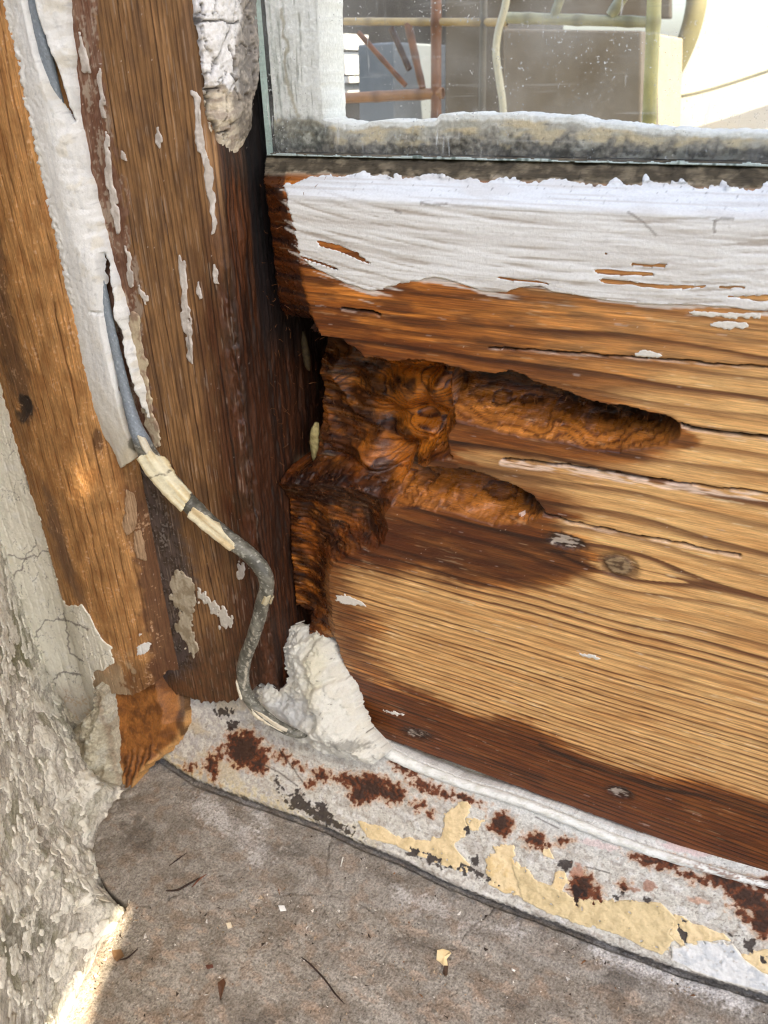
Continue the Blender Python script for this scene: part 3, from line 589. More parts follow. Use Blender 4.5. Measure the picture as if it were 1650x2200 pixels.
# outer bead: half-round board outside the post
BX, BH = -0.1265, 0.0275
t = np.linspace(-1, 1, 60)
BP = [(BX + BH * v, -0.0125 - 0.0105 * (1 - abs(v) ** 2.6) ** 0.6) for v in t]
BP = [(-0.184, -0.0265), (-0.172, -0.0225), (-0.161, -0.0180)] + [p for p in BP if p[0] > -0.1525] + [(BP[-1][0] + 0.0003, -0.004)]
P, N, X, Z = sweep(BP, -0.170, 0.115, 0.00032, 0.45)
px, py = project(P)
nz5 = fbm(X / 4, Z / 5, 4, 80); nz1 = fbm(X / 1.2, Z / 1.2, 3, 81); nl = fbm(X / 8, Z / 40, 3, 82)
fine = fbm(X / 0.4, Z / 16, 3, 83); fib = fbm(X / 1.0, Z / 40, 3, 84); mott = fbm(X / 5, Z / 10, 4, 85)
R = X * 0.27 + 0.5 * nl + Z * 0.002
t_ = R - np.floor(R); crack = np.exp(-((t_ - 0.5) / 0.06) ** 2) * sm(fib + 0.4 * nz5, -0.25, 0.1)
late = np.clip(grain(Z, R * 2, 5) * 0.6 * (0.8 + 0.8 * fib + 0.35 * fine), 0, 1)
pbd = Paint(X.shape, S(178, 138, 92), 0.6)
pbd.mix(sm(mott, -0.1, 0.4) * 0.5, S(206, 154, 98)); pbd.mix(sm(-mott, 0, 0.4) * 0.5, S(152, 104, 60))
pbd.mul(1 + 0.28 * fine + 0.15 * fib + 0.1 * nz1)
pbd.mix(late * 0.6, S(120, 76, 40)); pbd.mix(crack * 0.75, S(92, 56, 28))
redge = np.interp(py, [-60, 60, 300, 600, 1000, 1380, 1480], [20, 24, 80, 150, 275, 332, 345])
pbd.mix(sm(px + 18 * nz5 - redge, -30, -2) * sm(py, 950, 1100) * 0.8, S(94, 66, 50), 0.75)
pbd.mix(sm(poly(px + 14 * nz5, py + 20 * mott, [(0, 480), (20, 640), (60, 800), (75, 900), (50, 910), (20, 830), (0, 760), (-40, 600)], 60), -10, 12) * 0.7, S(98, 74, 58))
pbd.mix(sm(poly(px + 10 * nz5, py + 12 * nz5, [(95, 1040), (120, 1080), (150, 1200), (185, 1300), (170, 1300), (130, 1220), (105, 1130)], 40), -8, 8) * 0.7, S(110, 86, 70))
pbd.mix(sm(ell(px + 6 * nz5, py + 10 * nz5, 52, 878, 17, 30, 10), -3, 3) * 0.85, S(54, 48, 46)); pbd.mix(sm(ell(px + 6 * nz5, py + 10 * nz5, 210, 945, 12, 26, -10), -3, 3) * 0.7, S(80, 56, 44))
pbd.mix(sm(py + 25 * nz5 - 1400, -10, 60) * 0.6, lerp(S(92, 58, 36), S(170, 160, 140), sm(nz5 + 0.02 * (290 - px), 0.2, 0.5)[..., None]))
pbd.mix(sm(nz1 + mott, 0.62, 0.8) * 0.5, S(216, 184, 152)); pbd.mix(sm(n2(X / 0.7, Z / 1.5, 86), 0.7, 0.85) * 0.4, S(224, 206, 190))
pbd.deepen(1.14, 1.10)
hb = -0.45 * crack + 0.1 * fine + 0.12 * nz1 + 0.18 * mott - 1.2 * sm(ell(px, py, 52, 878, 16, 28, 10), -1, 6)
BB = P + N * (hb / MM)[..., None]
bend_ = np.interp(px, [150, 215, 240, 285, 325, 345, 360], [1478, 1482, 1490, 1494, 1472, 1458, 1440]) + 2 * nz1
kb = (py < bend_) & (X < X.max() - 0.1)
PAINTZ = [(-80, 760), (0, 822), (15, 880), (30, 940), (60, 1040), (90, 1130), (115, 1220), (135, 1292), (150, 1302), (178, 1300), (197, 1330), (217, 1370), (243, 1392), (240, 1428), (198, 1442), (206, 1500), (200, 1532), (165, 1580), (150, 1622), (138, 1618), (110, 1560), (90, 1510), (72, 1420), (50, 1330), (20, 1230), (0, 1172), (-80, 1000)]
kz = poly(px + 8 * nz5, py + 9 * nz5, PAINTZ, 60)
bead = sheet("outer_bead", BB, N, M_jambwood, frame, pbd, skirt=0.006, kv=(X > 8) & (X < X.max() - 0.1), sd=bend_ - py)
pz = Paint(X.shape, S(236, 232, 216), 0.6)
pz.mix(sm(mott, -0.1, 0.4) * 0.5, S(222, 216, 198)); pz.mix(sm(nz5, 0.2, 0.5) * 0.5, S(238, 236, 228))
ck = sm(0.05 - cells(X / 5 + 0.4 * nz5, Z / 9 + 0.4 * nz5, 7)[1], 0, 0.05) * sm(n2(X / 9, Z / 9, 87), -0.1, 0.2); pz.mix(ck * 0.8, S(110, 100, 88))
for pts in ([(10, 1190), (60, 1200), (110, 1180)], [(60, 1390), (100, 1330), (140, 1330), (190, 1350)], [(30, 1240), (80, 1160)], [(100, 1500), (130, 1440), (180, 1450)], [(140, 1310), (150, 1400), (180, 1420)], [(40, 960), (60, 1040), (90, 1100)]):
    k = sm(1.6 - line(px + 7 * nz5, py + 7 * nz5, pts, 30), -1, 1); ck = np.maximum(ck, k); pz.mix(k * 0.75, S(96, 86, 76))
pz.mix(sm(py - 1480 + 25 * nz5, -30, 50) * 0.6, lerp(S(206, 200, 192), S(192, 160, 110), sm(nz1 + nz5, 0.25, 0.4)[..., None]))
pz.mix(sm(nz1, 0.5, 0.65) * 0.4, S(150, 140, 124))
sheet("paint_coat", BB, N, M_paint, bead, pz, skirt=0.0012, off=0.0005 + 0.00025 * mott + 0.0001 * nz1 - 0.0001 * ck, sd=kz)
for pg in ([(296, 1388), (305, 1384), (316, 1380), (324, 1382), (320, 1398), (308, 1404), (295, 1408)], [(298, 1362), (306, 1360), (300, 1370)]):
    m = poly(px + 3 * nz1, py + 3 * nz1, pg, 30); sheet("paint_flake", BB, N, M_paint, bead, Paint(X.shape, S(220, 218, 212)), skirt=0.0005, off=0.0004, sd=m)
for pg in ([(272, 1052), (288, 1060), (296, 1090), (290, 1130), (274, 1150), (266, 1120), (268, 1080)], [(286, 1140), (300, 1136), (312, 1170), (312, 1200), (296, 1198), (288, 1170)]):
    m = poly(px + 6 * nz5, py + 6 * nz5, pg, 30); pk = Paint(X.shape, S(172, 142, 110), 0.8); pk.mix(sm(fine, 0, 0.3) * 0.6, S(120, 92, 66))
    sheet("curled_splinter", BB, N, M_jambwood, bead, pk, skirt=0.001, off=0.0008 + 0.0006 * nz5, sd=m)

# the freshly cut timber end that shows under the bead
O = np.array([-0.115, -0.0165, -0.128]); V = np.array([-0.02, -0.50, -1.0]); V /= np.linalg.norm(V)
P, N, X, Z = plane_grid(O, (1, 0, 0), -V, -0.03, 0.03, -0.07, 0.015, 0.0003)
px, py = project(P); nz5 = fbm(X / 4, Z / 4, 4, 90); nz1 = fbm(X / 1.2, Z / 1.2, 3, 91); fine = fbm(X / 0.4, Z / 6, 3, 92); mott = fbm(X / 5, Z / 5, 4, 93)
CUT = [(215, 1440), (345, 1420), (352, 1470), (364, 1500), (372, 1560), (358, 1598), (336, 1626), (312, 1648), (298, 1664), (286, 1692), (270, 1702), (256, 1650), (246, 1605), (232, 1540), (222, 1490)]
m = poly(px + 4 * nz5, py + 4 * fbm(X / 1.2, Z / 5, 3, 94), CUT, 60)
pk = Paint(X.shape, S(138, 86, 38), 0.5); pk.mix(sm(mott, -0.1, 0.35) * 0.6, S(160, 104, 50)); pk.mix(sm(-mott, 0.05, 0.4) * 0.7, S(100, 60, 28)); pk.mul(1 + 0.25 * fine)
low = sm(py - (1640 - 0.33 * (px - 240)) + 12 * nz5, -25, 25)
pk.mix(low * sm(np.sin(X * 2.3 + 2 * nz5), 0.0, 0.5) * 0.8, S(54, 30, 16)); pk.mix(sm(6 - m, -3, 6) * 0.6, S(206, 160, 100))
pk.mix(sm(line(px, py, [(360, 1470), (366, 1530), (362, 1590)], 20), 6, 2) * 0.8, S(60, 36, 20))
h = 0.6 * nz5 + 0.15 * nz1 - 1.2 * sm(ell(px, py, 300, 1570, 60, 80), -10, 40) + low * 0.5 * np.sin(X * 2.3 + 2 * nz5) - 9 * sm(26 - m, 0, 30) * sm(px, 320, 350)
sheet("cut_block", P + N * h[..., None] / MM, N, M_jambwood, frame, pk, skirt=0.006, sd=m)

# cracked lump of old putty and paint in the corner beside the glass
LP_ = [(-0.0585, -0.0105), (-0.0570, -0.0128), (-0.0545, -0.0138), (-0.0520, -0.0128), (-0.0504, -0.0098), (-0.0497, -0.0040), (-0.0496, 0.0085)]
P, N, X, Z = sweep(LP_, 0.045, 0.118, 0.00028, 0.45)
px, py = project(P); nz5 = fbm(X / 4, Z / 5, 4, 100); nz1 = fbm(X / 1.2, Z / 1.2, 3, 101); mott = fbm(X / 3, Z / 7, 4, 102)
LUMP = [(100, -3000), (414, -140), (420, 0), (428, 60), (436, 150), (446, 200), (458, 280), (474, 312), (486, 340), (505, 356), (524, 346), (540, 335), (552, 310), (560, 285), (556, 150), (549, 0), (546, -140), (560, -140), (566, 0), (572, 250)][:16] + [(330, -3000)]
m = poly(px + 5 * nz5, py + 8 * nz5, LUMP, 80)
c1, c2, cid = cells(X / 7 + 0.35 * nz5, Z / 11 + 0.35 * nz5, 12)
h = -2.5 * (1 - sm(m, 0, 16)) * sm(py, 150, 250) - 3.5 * sm(py + 20 * nz5, 240, 360) + 0.9 * nz5 + 0.22 * nz1 + 1.0 * (cid - 0.5)
crk = 0.7 * sm(0.035 - c2, 0, 0.03)
for pts in ([(430, 45), (455, 47), (470, 43), (485, 50), (505, 47)], [(430, 10), (424, 60), (430, 110), (432, 185), (445, 192), (466, 188)], [(508, 95), (516, 95), (530, 102)], [(484, 100), (492, 130), (495, 155)], [(448, 190), (452, 258), (463, 262), (470, 290), (480, 312)], [(466, 290), (500, 280)], [(490, 160), (505, 195), (512, 215)]):
    crk = np.maximum(crk, sm(2.2 - line(px + 4 * nz1, py + 3 * nz1, pts, 20), -1, 1.5))
h = h - 1.6 * crk + 1.3 * sm(poly(px + 5 * nz5, py + 6 * nz5, [(425, -140), (428, 100), (434, 185), (455, 190), (470, 183), (485, 205), (505, 170), (520, 110), (505, 30), (490, -140)], 40), -1, 2)
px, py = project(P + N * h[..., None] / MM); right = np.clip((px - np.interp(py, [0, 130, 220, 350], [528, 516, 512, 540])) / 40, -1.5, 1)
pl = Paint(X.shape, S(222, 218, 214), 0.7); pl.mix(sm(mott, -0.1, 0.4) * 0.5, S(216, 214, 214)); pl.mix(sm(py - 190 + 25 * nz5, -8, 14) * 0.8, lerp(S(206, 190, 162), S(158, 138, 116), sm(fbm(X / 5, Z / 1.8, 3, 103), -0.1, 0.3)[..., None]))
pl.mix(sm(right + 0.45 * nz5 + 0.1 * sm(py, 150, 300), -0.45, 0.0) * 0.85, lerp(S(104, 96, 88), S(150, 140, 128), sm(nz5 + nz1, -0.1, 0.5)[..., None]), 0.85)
pl.mix(crk * 0.85, S(48, 42, 38)); pl.mix(sm(-nz1, 0.45, 0.65) * 0.4, S(130, 120, 110))
tag(sheet("cracked_putty", P + N * h[..., None] / MM, N, M_putty, sash, pl, skirt=0.002, sd=m), "old cracked grey white putty lump with broken lower end")

# ================================================================== white sealing strip between post and bead
ax = np.array([-0.012, 0.0, -0.1]); 
P, N, X, Z = plane_grid((-0.100, -0.0175, 0.04), (1, 0, 0), (0, 0, 1), -0.034, 0.026, -0.085, 0.080, 0.00029, vv1=0.4)
px, py = project(P); nz5 = fbm(X / 4, Z / 6, 4, 110); nz1 = fbm(X / 1.2, Z / 1.5, 3, 111); fl = fbm(X / 0.8, Z / 14, 3, 112)
LE = [(-3000, -560), (-140, -82), (0, -58), (60, -48), (130, -31), (230, -5), (370, 27), (520, 54), (640, 82), (740, 112), (830, 150), (880, 176), (940, 222), (1000, 262)]
RE = [(-3000, -400), (-140, 94), (0, 116), (150, 130), (280, 147), (400, 174), (500, 197), (600, 228), (700, 252), (800, 276), (860, 292), (900, 298), (950, 302), (1000, 298)]
ew = fbm(X / 8, Z / 9, 3, 113); le = np.interp(py, *zip(*LE)) + 6 * ew; re_ = np.interp(py, *zip(*RE)) + 6 * fbm(X / 8, Z / 7, 3, 114)
w_ = np.clip((px - le) / np.maximum(re_ - le, 5), -0.3, 1.3)
m = np.minimum(px - le, re_ - px); m = np.minimum(m, (1000 + 0.0 * px - np.abs(px - 268) * 0.7 + 8 * nz5) - py)
G1 = [(-360, -3000), (68, -140), (72, 0), (84, 60), (96, 110), (112, 170), (128, 232), (138, 262)]; G2 = [(206, 548), (216, 600), (232, 690), (248, 760), (262, 820), (276, 870), (290, 915), (306, 950)]
d1 = line(px, py, G1, 40); d2 = line(px, py, G2, 40)
g1 = np.interp(py, [-400, -140, 0, 120, 220, 262], [1, 6, 9, 11, 7, 2]); g2 = np.interp(py, [545, 600, 700, 850, 950], [1, 5, 8, 10, 12])
gr = np.maximum(sm(g1 - d1 + 2 * nz5, -2, 2), sm(g2 - d2 + 2 * nz5, -2, 2))
seam = line(px + 3 * nz1, py, [(20, 0), (60, 140), (68, 200), (90, 300), (105, 380), (130, 470), (150, 560), (170, 650)], 40)
h = -4.6 + 6.9 * np.clip(1 - np.abs(2 * np.clip(w_, 0, 1) - 1) ** 3.2, 0, 1) ** 0.8 + 2.0 * sm(0.3 - w_, 0, 0.3) + 0.22 * nz5 + 0.10 * nz1 + 0.5 * sm(seam, 10, 0) * (0.4 + nz1) - 3.2 * gr + 0.6 * sm(np.abs(w_ - 0.85), 0.2, 0.0)
h = h - 0.8 * sm(3 - line(px, py + 3 * nz1, [(205, 668), (230, 675)], 20), -1, 1)
ps = Paint(X.shape, S(226, 226, 224), 0.5)
ps.mix(sm(-fl, 0, 0.4) * 0.4, S(196, 198, 200)); ps.mix(sm(np.abs(w_ - 0.45), 0.25, 0.1) * 0.6 * sm(nz5, -0.5, 0.2), S(210, 207, 198))
ps.mix(sm(nz5, 0.15, 0.45) * 0.4 * sm(w_, 0.6, 0.9), S(206, 196, 172)); ps.mix(sm(-nz1, 0.42, 0.6) * 0.4, S(164, 164, 164))
ps.mix(sm(py, 780, 930) * 0.5, S(206, 198, 178)); ps.mix(sm(py + 30 * nz5 - 930, -10, 40) * sm(px, 250, 285) * 0.5, S(200, 186, 150))
ps.mix(sm(ell(px + 3 * nz1, py + 4 * nz1, 298, 955, 13, 26, -20), -1, 3) * 0.85, S(92, 90, 78))
sd_s = np.minimum(m, np.minimum(d1 - g1, d2 - g2) - 1.2 * ew)
strip = tag(sheet("sealant_strip", P + N * h[..., None] / MM, N, M_paint, None, ps, skirt=0.0015, sd=sd_s), "long white paint-caked sealant strip running down between bead and post", "sealant strip")

# ================================================================== grey cord that hangs out of the strip
def depth_plane(px, py, y): return on_plane(np.array(float(px)), np.array(float(py)), (0, 1, 0), (0, y, 0))
def tube(pts, rad, n=20, seg=6, twist=None):
    """smooth path through pts; returns P (nu,nv,3), N, angle and length in mm"""
    p = np.asarray(pts, float); k = len(p); t = np.linspace(0, k - 1, (k - 1) * seg + 1)
    pp = np.concatenate([[2 * p[0] - p[1]], p, [2 * p[-1] - p[-2]]]); rr = np.asarray(rad, float)
    i = np.minimum(t.astype(int), k - 2); f = (t - i)[:, None]
    a, b, c, d = pp[i], pp[i + 1], pp[i + 2], pp[i + 3]
    C = 0.5 * (2 * b + (c - a) * f + (2 * a - 5 * b + 4 * c - d) * f ** 2 + (3 * b - a - 3 * c + d) * f ** 3)
    r = np.interp(t, np.arange(k), rr)
    T = np.gradient(C, axis=0); T /= np.linalg.norm(T, axis=1)[:, None]
    ref = np.array([0, -1.0, 0.15]); A = np.cross(T, ref); A /= np.linalg.norm(A, axis=1)[:, None]; B = np.cross(A, T)
    th = np.linspace(0, 2 * math.pi, n + 1)
    N = A[:, None] * np.cos(th)[None, :, None] + B[:, None] * np.sin(th)[None, :, None]
    P = C[:, None] + N * r[:, None, None]
    s = np.concatenate([[0], np.cumsum(np.linalg.norm(np.diff(C, axis=0), axis=1))]) * MM
    return P, N, np.broadcast_to(th[None], P.shape[:2]), np.broadcast_to(s[:, None], P.shape[:2]), C
CORD = [(60, -140, -.0164, 1.8), (74, 0, -.0164, 1.8), (100, 120, -.0162, 1.8), (130, 245, -.0146, 1.7), (170, 400, -.0126, 1.5), (207, 545, -.0144, 1.3), (224, 640, -.0156, 1.4), (246, 740, -.0162, 1.5), (267, 830, -.0170, 1.6), (287, 905, -.0188, 2.2), (308, 955, -.0192, 3.0), (334, 1000, -.0190, 3.5),
        (372, 1045, -.0186, 3.5), (410, 1085, -.0184, 3.2), (452, 1125, -.0184, 2.9), (500, 1163, -.0184, 2.75), (540, 1196, -.0184, 2.75), (567, 1230, -.0186, 2.7), (573, 1262, -.0188, 2.6), (564, 1295, -.0190, 2.5), (554, 1335, -.0192, 2.5), (543, 1372, -.0192, 2.45), (529, 1408, -.0192, 2.45), (522, 1445, -.0192, 2.45), (527, 1484, -.0192, 2.4), (550, 1520, -.0190, 2.3), (585, 1550, -.0186, 2.1), (620, 1570, -.0180, 1.9), (648, 1577, -.0160, 1.7), (668, 1568, -.0130, 1.3)]
pts = [depth_plane(a_, b_, c_) for a_, b_, c_, _ in CORD]
P, N, TH, SL, Cc = tube(pts, [r_ * 0.93 / MM for *_, r_ in CORD], n=44, seg=24)
px, py = project(P); ct, st = np.cos(TH), np.sin(TH)
q1 = fbm(SL / 3 + ct * 0.9, st * 1.1 + SL / 9, 4, 120); q2 = fbm(SL / 0.9, TH * 2.2, 3, 121); q3 = fbm(SL / 5, TH * 1.1, 4, 122)
pcd = Paint(TH.shape, S(96, 94, 84), 0.5)
pcd.mix(sm(q1, -0.1, 0.4) * 0.6, S(136, 134, 122)); pcd.mix(sm(-q1, 0, 0.4) * 0.6, S(70, 68, 60)); pcd.mix(sm(q2 + 0.5 * q3, 0.32, 0.5) * 0.75, S(182, 180, 168))
pcd.mix(sm(950 - py, -20, 20) * 0.9, S(128, 138, 148)); pcd.mix(sm(q2, 0.3, 0.6) * sm(950 - py, 0, 10) * 0.6, S(172, 182, 190))
pcd.mix(sm(ell(px, py, 398, 1085, 26, 22), -6, 4) * 0.6, S(58, 56, 46)); 
pcd.mix(sm(3 + 2 * q2 - np.abs(px - 545 - (1345 - py) * 0.16 + 3 * q3), -1, 1) * sm(py, 1340, 1370) * sm(1500 - py, 0, 30) * sm(q1, -0.3, 0.1) * 0.7, S(196, 188, 170))
bumpc = 0.16 * q1 + 0.07 * q2
ctop = empty("hanging_cord", tuple(pts[12]), "grey bent cord crusted with cream paint, hanging out of the white strip", "cord")
cord = sheet("cord", P + N * bumpc[..., None] / MM, N, M_cord, ctop, pcd, skirt=0.0001)
# paint crusts on the cord: a split cream sleeve and smaller flakes
def crust(name, pts, c, c2, off, skirt=0.0008, amp=7):
    m = poly(px + amp * q3, py + amp * q3, pts, 40)
    front = (N @ FWD) < 0.35
    p = Paint(TH.shape, c, 0.6); p.mix(sm(fbm(TH * 3.2, SL / 18, 3, 124), -0.1, 0.3) * 0.7, c2); p.mul(1 + 0.1 * q2)
    kk = sm(1.6 - line(px + 3 * q2, py + 3 * q2, [(312, 1018), (330, 1024), (345, 1018), (356, 1022), (364, 1012)], 20), -1, 1); p.mix(kk * 0.8, S(90, 80, 60))
    return sheet(name, P + N * bumpc[..., None] / MM, N, M_paint, ctop, p, skirt=skirt, off=off + 0.00035 * np.cos(TH * 5 + 0.4) + 0.0001 * q1, kv=front, sd=m)
crust("paint_sleeve", [(292, 990), (318, 968), (350, 985), (378, 1025), (412, 1062), (402, 1082), (385, 1096), (352, 1070), (318, 1036)], S(228, 220, 190), S(212, 190, 138), 0.0007)
crust("paint_flake", [(405, 1100), (418, 1092), (440, 1108), (470, 1120), (482, 1145), (505, 1168), (495, 1182), (460, 1160), (430, 1138), (412, 1122)], S(222, 212, 180), S(204, 176, 128), 0.0004)
crust("paint_flake", [(562, 1284), (584, 1278), (586, 1290), (570, 1300), (558, 1296)], S(190, 180, 150), S(160, 140, 100), 0.0003)
crust("paint_flake", [(505, 1455), (512, 1470), (520, 1500), (512, 1500), (503, 1475)], S(214, 206, 186), S(190, 176, 140), 0.0003, amp=3)
crust("paint_flake", [(540, 1522), (560, 1530), (590, 1552), (620, 1568), (610, 1574), (575, 1556), (548, 1538)], S(214, 206, 186), S(196, 176, 136), 0.0003, amp=4)
crust("paint_flake", [(296, 935), (312, 940), (330, 975), (318, 978), (304, 962)], S(214, 208, 190), S(200, 184, 150), 0.0004, amp=4)

# ================================================================== STONE SILL, SILL STRIP, REVEAL WALL
BOT = [(325, 1640), (345, 1632), (420, 1681), (500, 1711), (600, 1746), (700, 1781), (760, 1811), (860, 1851), (960, 1901), (1060, 1941), (1200, 1991), (1300, 2031), (1450, 2086), (1650, 2146), (1760, 2186), (4000, 3145), (9000, 5270)]
SN = np.array([0, -0.2, 1.0]); SN /= np.linalg.norm(SN); SO = np.array([0, -0.022, -0.165])
def sill_pt(x, y, n=SN, o=SO): return on_plane(np.array(float(x)), np.array(float(y)), n, o)
P, N, X, Y = plane_grid(SO, (1, 0, 0), np.cross(SN, (1.0, 0, 0)), -0.150, 0.140, -0.125, 0.022, 0.00036, uu1=0.45, vv0=-0.20)
px, py = project(P)
nz9 = fbm(X / 12, Y / 12, 4, 130); nz5 = fbm(X / 4, Y / 4, 4, 131); nz1 = fbm(X / 1.1, Y / 1.1, 4, 132); nz0 = fbm(X / 0.5, Y / 0.5, 2, 133); nl = fbm(X / 30, Y / 10, 4, 134)
h = 0.8 * nz9 + 0.3 * nz5 + 0.17 * nz1 + 0.13 * nz0
pss = Paint(X.shape, S(144, 137, 126), 0.85)
pss.mix(sm(nl, -0.1, 0.4) * 0.6, S(164, 157, 146)); pss.mix(sm(-nl, 0.0, 0.45) * 0.5, S(126, 116, 104)); pss.mix(sm(nz5, 0.1, 0.5) * 0.5, S(148, 138, 126)); pss.mix(sm(-nz1, 0.2, 0.6) * 0.6, S(86, 78, 68))
pss.mix(sm(nz1 + nz0 * 0.7, 0.35, 0.8) * 0.55, S(182, 174, 164)); pss.mix(sm(fbm(X / 9, Y / 5, 4, 135) - 0.18, 0, 0.25) * 0.5, S(172, 150, 130))
# smoother mortar bench next to the strip
bench = sm(poly(px + 24 * nz5, py + 16 * nz5, [(200, 1800), (300, 1640), (345, 1620), (700, 1760), (1000, 1900), (1300, 2020), (1700, 2170), (1700, 2260), (1300, 2110), (1120, 2060), (1000, 2020), (850, 1960), (700, 1940), (560, 1930), (470, 1960), (330, 1950), (270, 1960), (220, 1920)], 90), -16, 16)
pss.mix(bench * 0.65, lerp(S(156, 150, 141), S(132, 125, 116), sm(nz5 + nl, -0.3, 0.3)[..., None])); h = h + 1.2 * bench + bench * (-0.25 * nz1)
brow = sm(fbm(X / 8, Y / 6, 4, 136) - 0.05, 0.05, 0.35); pss.mix(brow * 0.4, S(138, 114, 92))
for pts, wd, a_ in (([(820, 1730), (700, 1680), (560, 1700)], 0, 0), ([(880, 1760), (960, 1830), (1040, 1880)], 0, 0), ([(430, 1730), (520, 1790), (560, 1840)], 24, .5), ([(1290, 2040), (1400, 2090), (1500, 2120), (1600, 2160)], 22, .75), ([(860, 1925), (960, 1960)], 14, .4), ([(1000, 1990), (1120, 2010)], 10, .4), ([(480, 1670), (570, 1760)], 16, .5)):
    if wd: pss.mix(sm(wd + 26 * nz1 + 20 * nz5 - line(px, py, pts, 80), -8, 16) * a_, S(206, 202, 198))
for cx_, cy_, a_, b_ in ((1335, 2115, 70, 30), (620, 1830, 50, 20), (1110, 2150, 24, 22), (880, 2030, 60, 16), (300, 1800, 40, 40), (1290, 2010, 20, 14), (560, 2190, 60, 20)):
    pss.mix(sm(ell(px + 30 * nz5, py + 20 * nz5, cx_, cy_, a_, b_) + 14 * nz1, -4, 12) * 0.6, S(84, 76, 68))
for pts, wd in (([(560, 1925), (660, 1925), (760, 1935), (820, 1975), (880, 2010), (930, 2040), (985, 2035)], 1.3), ([(1090, 1935), (1040, 1975), (1010, 1995), (985, 2030)], 1.6), ([(280, 1955), (350, 1945), (440, 1900), (520, 1870)], 0.8), ([(715, 1790), (705, 1840), (700, 1890)], 1.5)):
    k = sm(wd + 1.5 * nz5 - line(px + 5 * nz5, py + 5 * nz5, pts, 30), -1, 1.2); k = k * sm(fbm(X / 6, Y / 6, 3, 138), -0.45, 0.0); pss.mix(k * 0.6, S(60, 52, 46)); h = h - 0.5 * k
bd_ = np.interp(px, *zip(*BOT)) - py
pss.mix(sm(bd_ + 20 + 26 * nz5, 0, 16) * 0.6, S(96, 96, 97), 0.8); h = h - 2.0 * sm(bd_ + 14, 0, 10)  # shadow below the strip painted as a grey band, over a shallow groove
# the wide crack along the wall, and the shadow gap under the strip
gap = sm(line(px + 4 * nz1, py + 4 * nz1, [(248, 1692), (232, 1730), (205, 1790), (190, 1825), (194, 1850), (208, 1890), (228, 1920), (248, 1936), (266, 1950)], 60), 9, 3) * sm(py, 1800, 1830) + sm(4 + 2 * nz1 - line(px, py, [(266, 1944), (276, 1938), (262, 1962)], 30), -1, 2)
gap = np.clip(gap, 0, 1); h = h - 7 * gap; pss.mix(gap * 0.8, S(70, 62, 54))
pss.mix(sm(fbm(X / 18, Y / 8, 4, 139), 0.02, 0.35) * 0.45, S(108, 98, 86)); pss.mix(sm(-nz0 - 0.6 * nz1, 0.3, 0.6) * 0.45, S(70, 62, 54))
pss.mix(sm(nz1 - 0.5, 0.1, 0.25) * sm(n2(X / 8, Y / 8, 137), 0, 0.3) * 0.7, S(214, 208, 200))
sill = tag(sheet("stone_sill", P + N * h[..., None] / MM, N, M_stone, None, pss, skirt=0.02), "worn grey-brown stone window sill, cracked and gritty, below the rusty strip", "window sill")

# sill strip: sloping painted metal, from under the rail down to the stone
a0 = np.array([0.0, -0.0015, -0.1275]); b0 = np.array([0.0, -0.0225, -0.1620]); V = (b0 - a0); Lh = np.linalg.norm(V)
P, N, X, Y = plane_grid(a0, (1, 0, 0), -V, -0.118, 0.140, -Lh - 0.006, 0.012, 0.00031, uu1=0.45)
px, py = project(P)
nz9 = fbm(X / 12, Y / 9, 4, 140); nz5 = fbm(X / 4, Y / 4, 4, 141); nz1 = fbm(X / 1.2, Y / 1.2, 4, 142); nz3 = fbm(X / 2.2, Y / 2.2, 4, 143)
m = np.interp(px, *zip(*BOT)) + 5 * nz5 + 2 * nz1 - py
left = px - np.interp(py, [1480, 1510, 1590, 1640], [372, 368, 362, 338]) - 3 * nz1
d_top = py - np.interp(px, [340, 370, 440, 510, 560, 640, 820, 900, 1000, 1100, 1200, 1330, 1450, 1650, 1760, 4000, 9000], [1470, 1478, 1498, 1500, 1480, 1540, 1612, 1652, 1692, 1718, 1752, 1802, 1838, 1892, 1925, 2757, 4600])
kv = (m > 0) & (left > 0) & (d_top > -60)
pst = Paint(X.shape, S(208, 204, 193), 0.6)
pst.mix(sm(nz9, -0.1, 0.3) * 0.6, S(192, 187, 174)); pst.mix(sm(nz5, 0.05, 0.4) * 0.5, S(218, 216, 212)); pst.mix(sm(-nz3, 0.1, 0.45) * 0.65, S(150, 138, 124)); pst.mix(sm(fbm(X / 7, Y / 2.5, 4, 144), 0.05, 0.3) * 0.5, S(168, 158, 146))
pst.mix(sm(-nz1, 0.25, 0.5) * 0.5, S(118, 106, 94)); pst.mix(sm(n2(X / 0.8, Y / 0.8, 145), 0.6, 0.8) * sm(nz9, -0.2, 0.3) * 0.7, S(76, 62, 50)); pst.mix(sm(-d_top, -70, -10) * 0.5, S(218, 220, 216))
pst.mix(sm(600 - px + 50 * nz5, -60, 60) * sm(nz5 + nz3, -0.1, 0.3) * 0.5, S(150, 142, 140)); pst.mix(sm(600 - px, -60, 60) * sm(nz9, 0, .3) * 0.5, S(204, 186, 150))
pst.mix(sm(45 - m, -10, 25) * sm(nz3 + 0.1, 0, 0.2) * sm(800 - px, -100, 100) * 0.6, S(206, 190, 146))
ck = sm(0.035 - cells(X / 4.5 + 0.5 * nz3, Y / 3.2 + 0.5 * nz3, 15)[1], 0, 0.035) * sm(px, 1000, 1250) * sm(nz9, -0.4, 0.0); pst.mix(ck * 0.6, S(110, 100, 88))
h = 0.35 * nz9 + 0.22 * nz5 + 0.12 * nz3 + 0.06 * nz1 - 0.2 * ck 
rust = np.full(X.shape, -60.0)
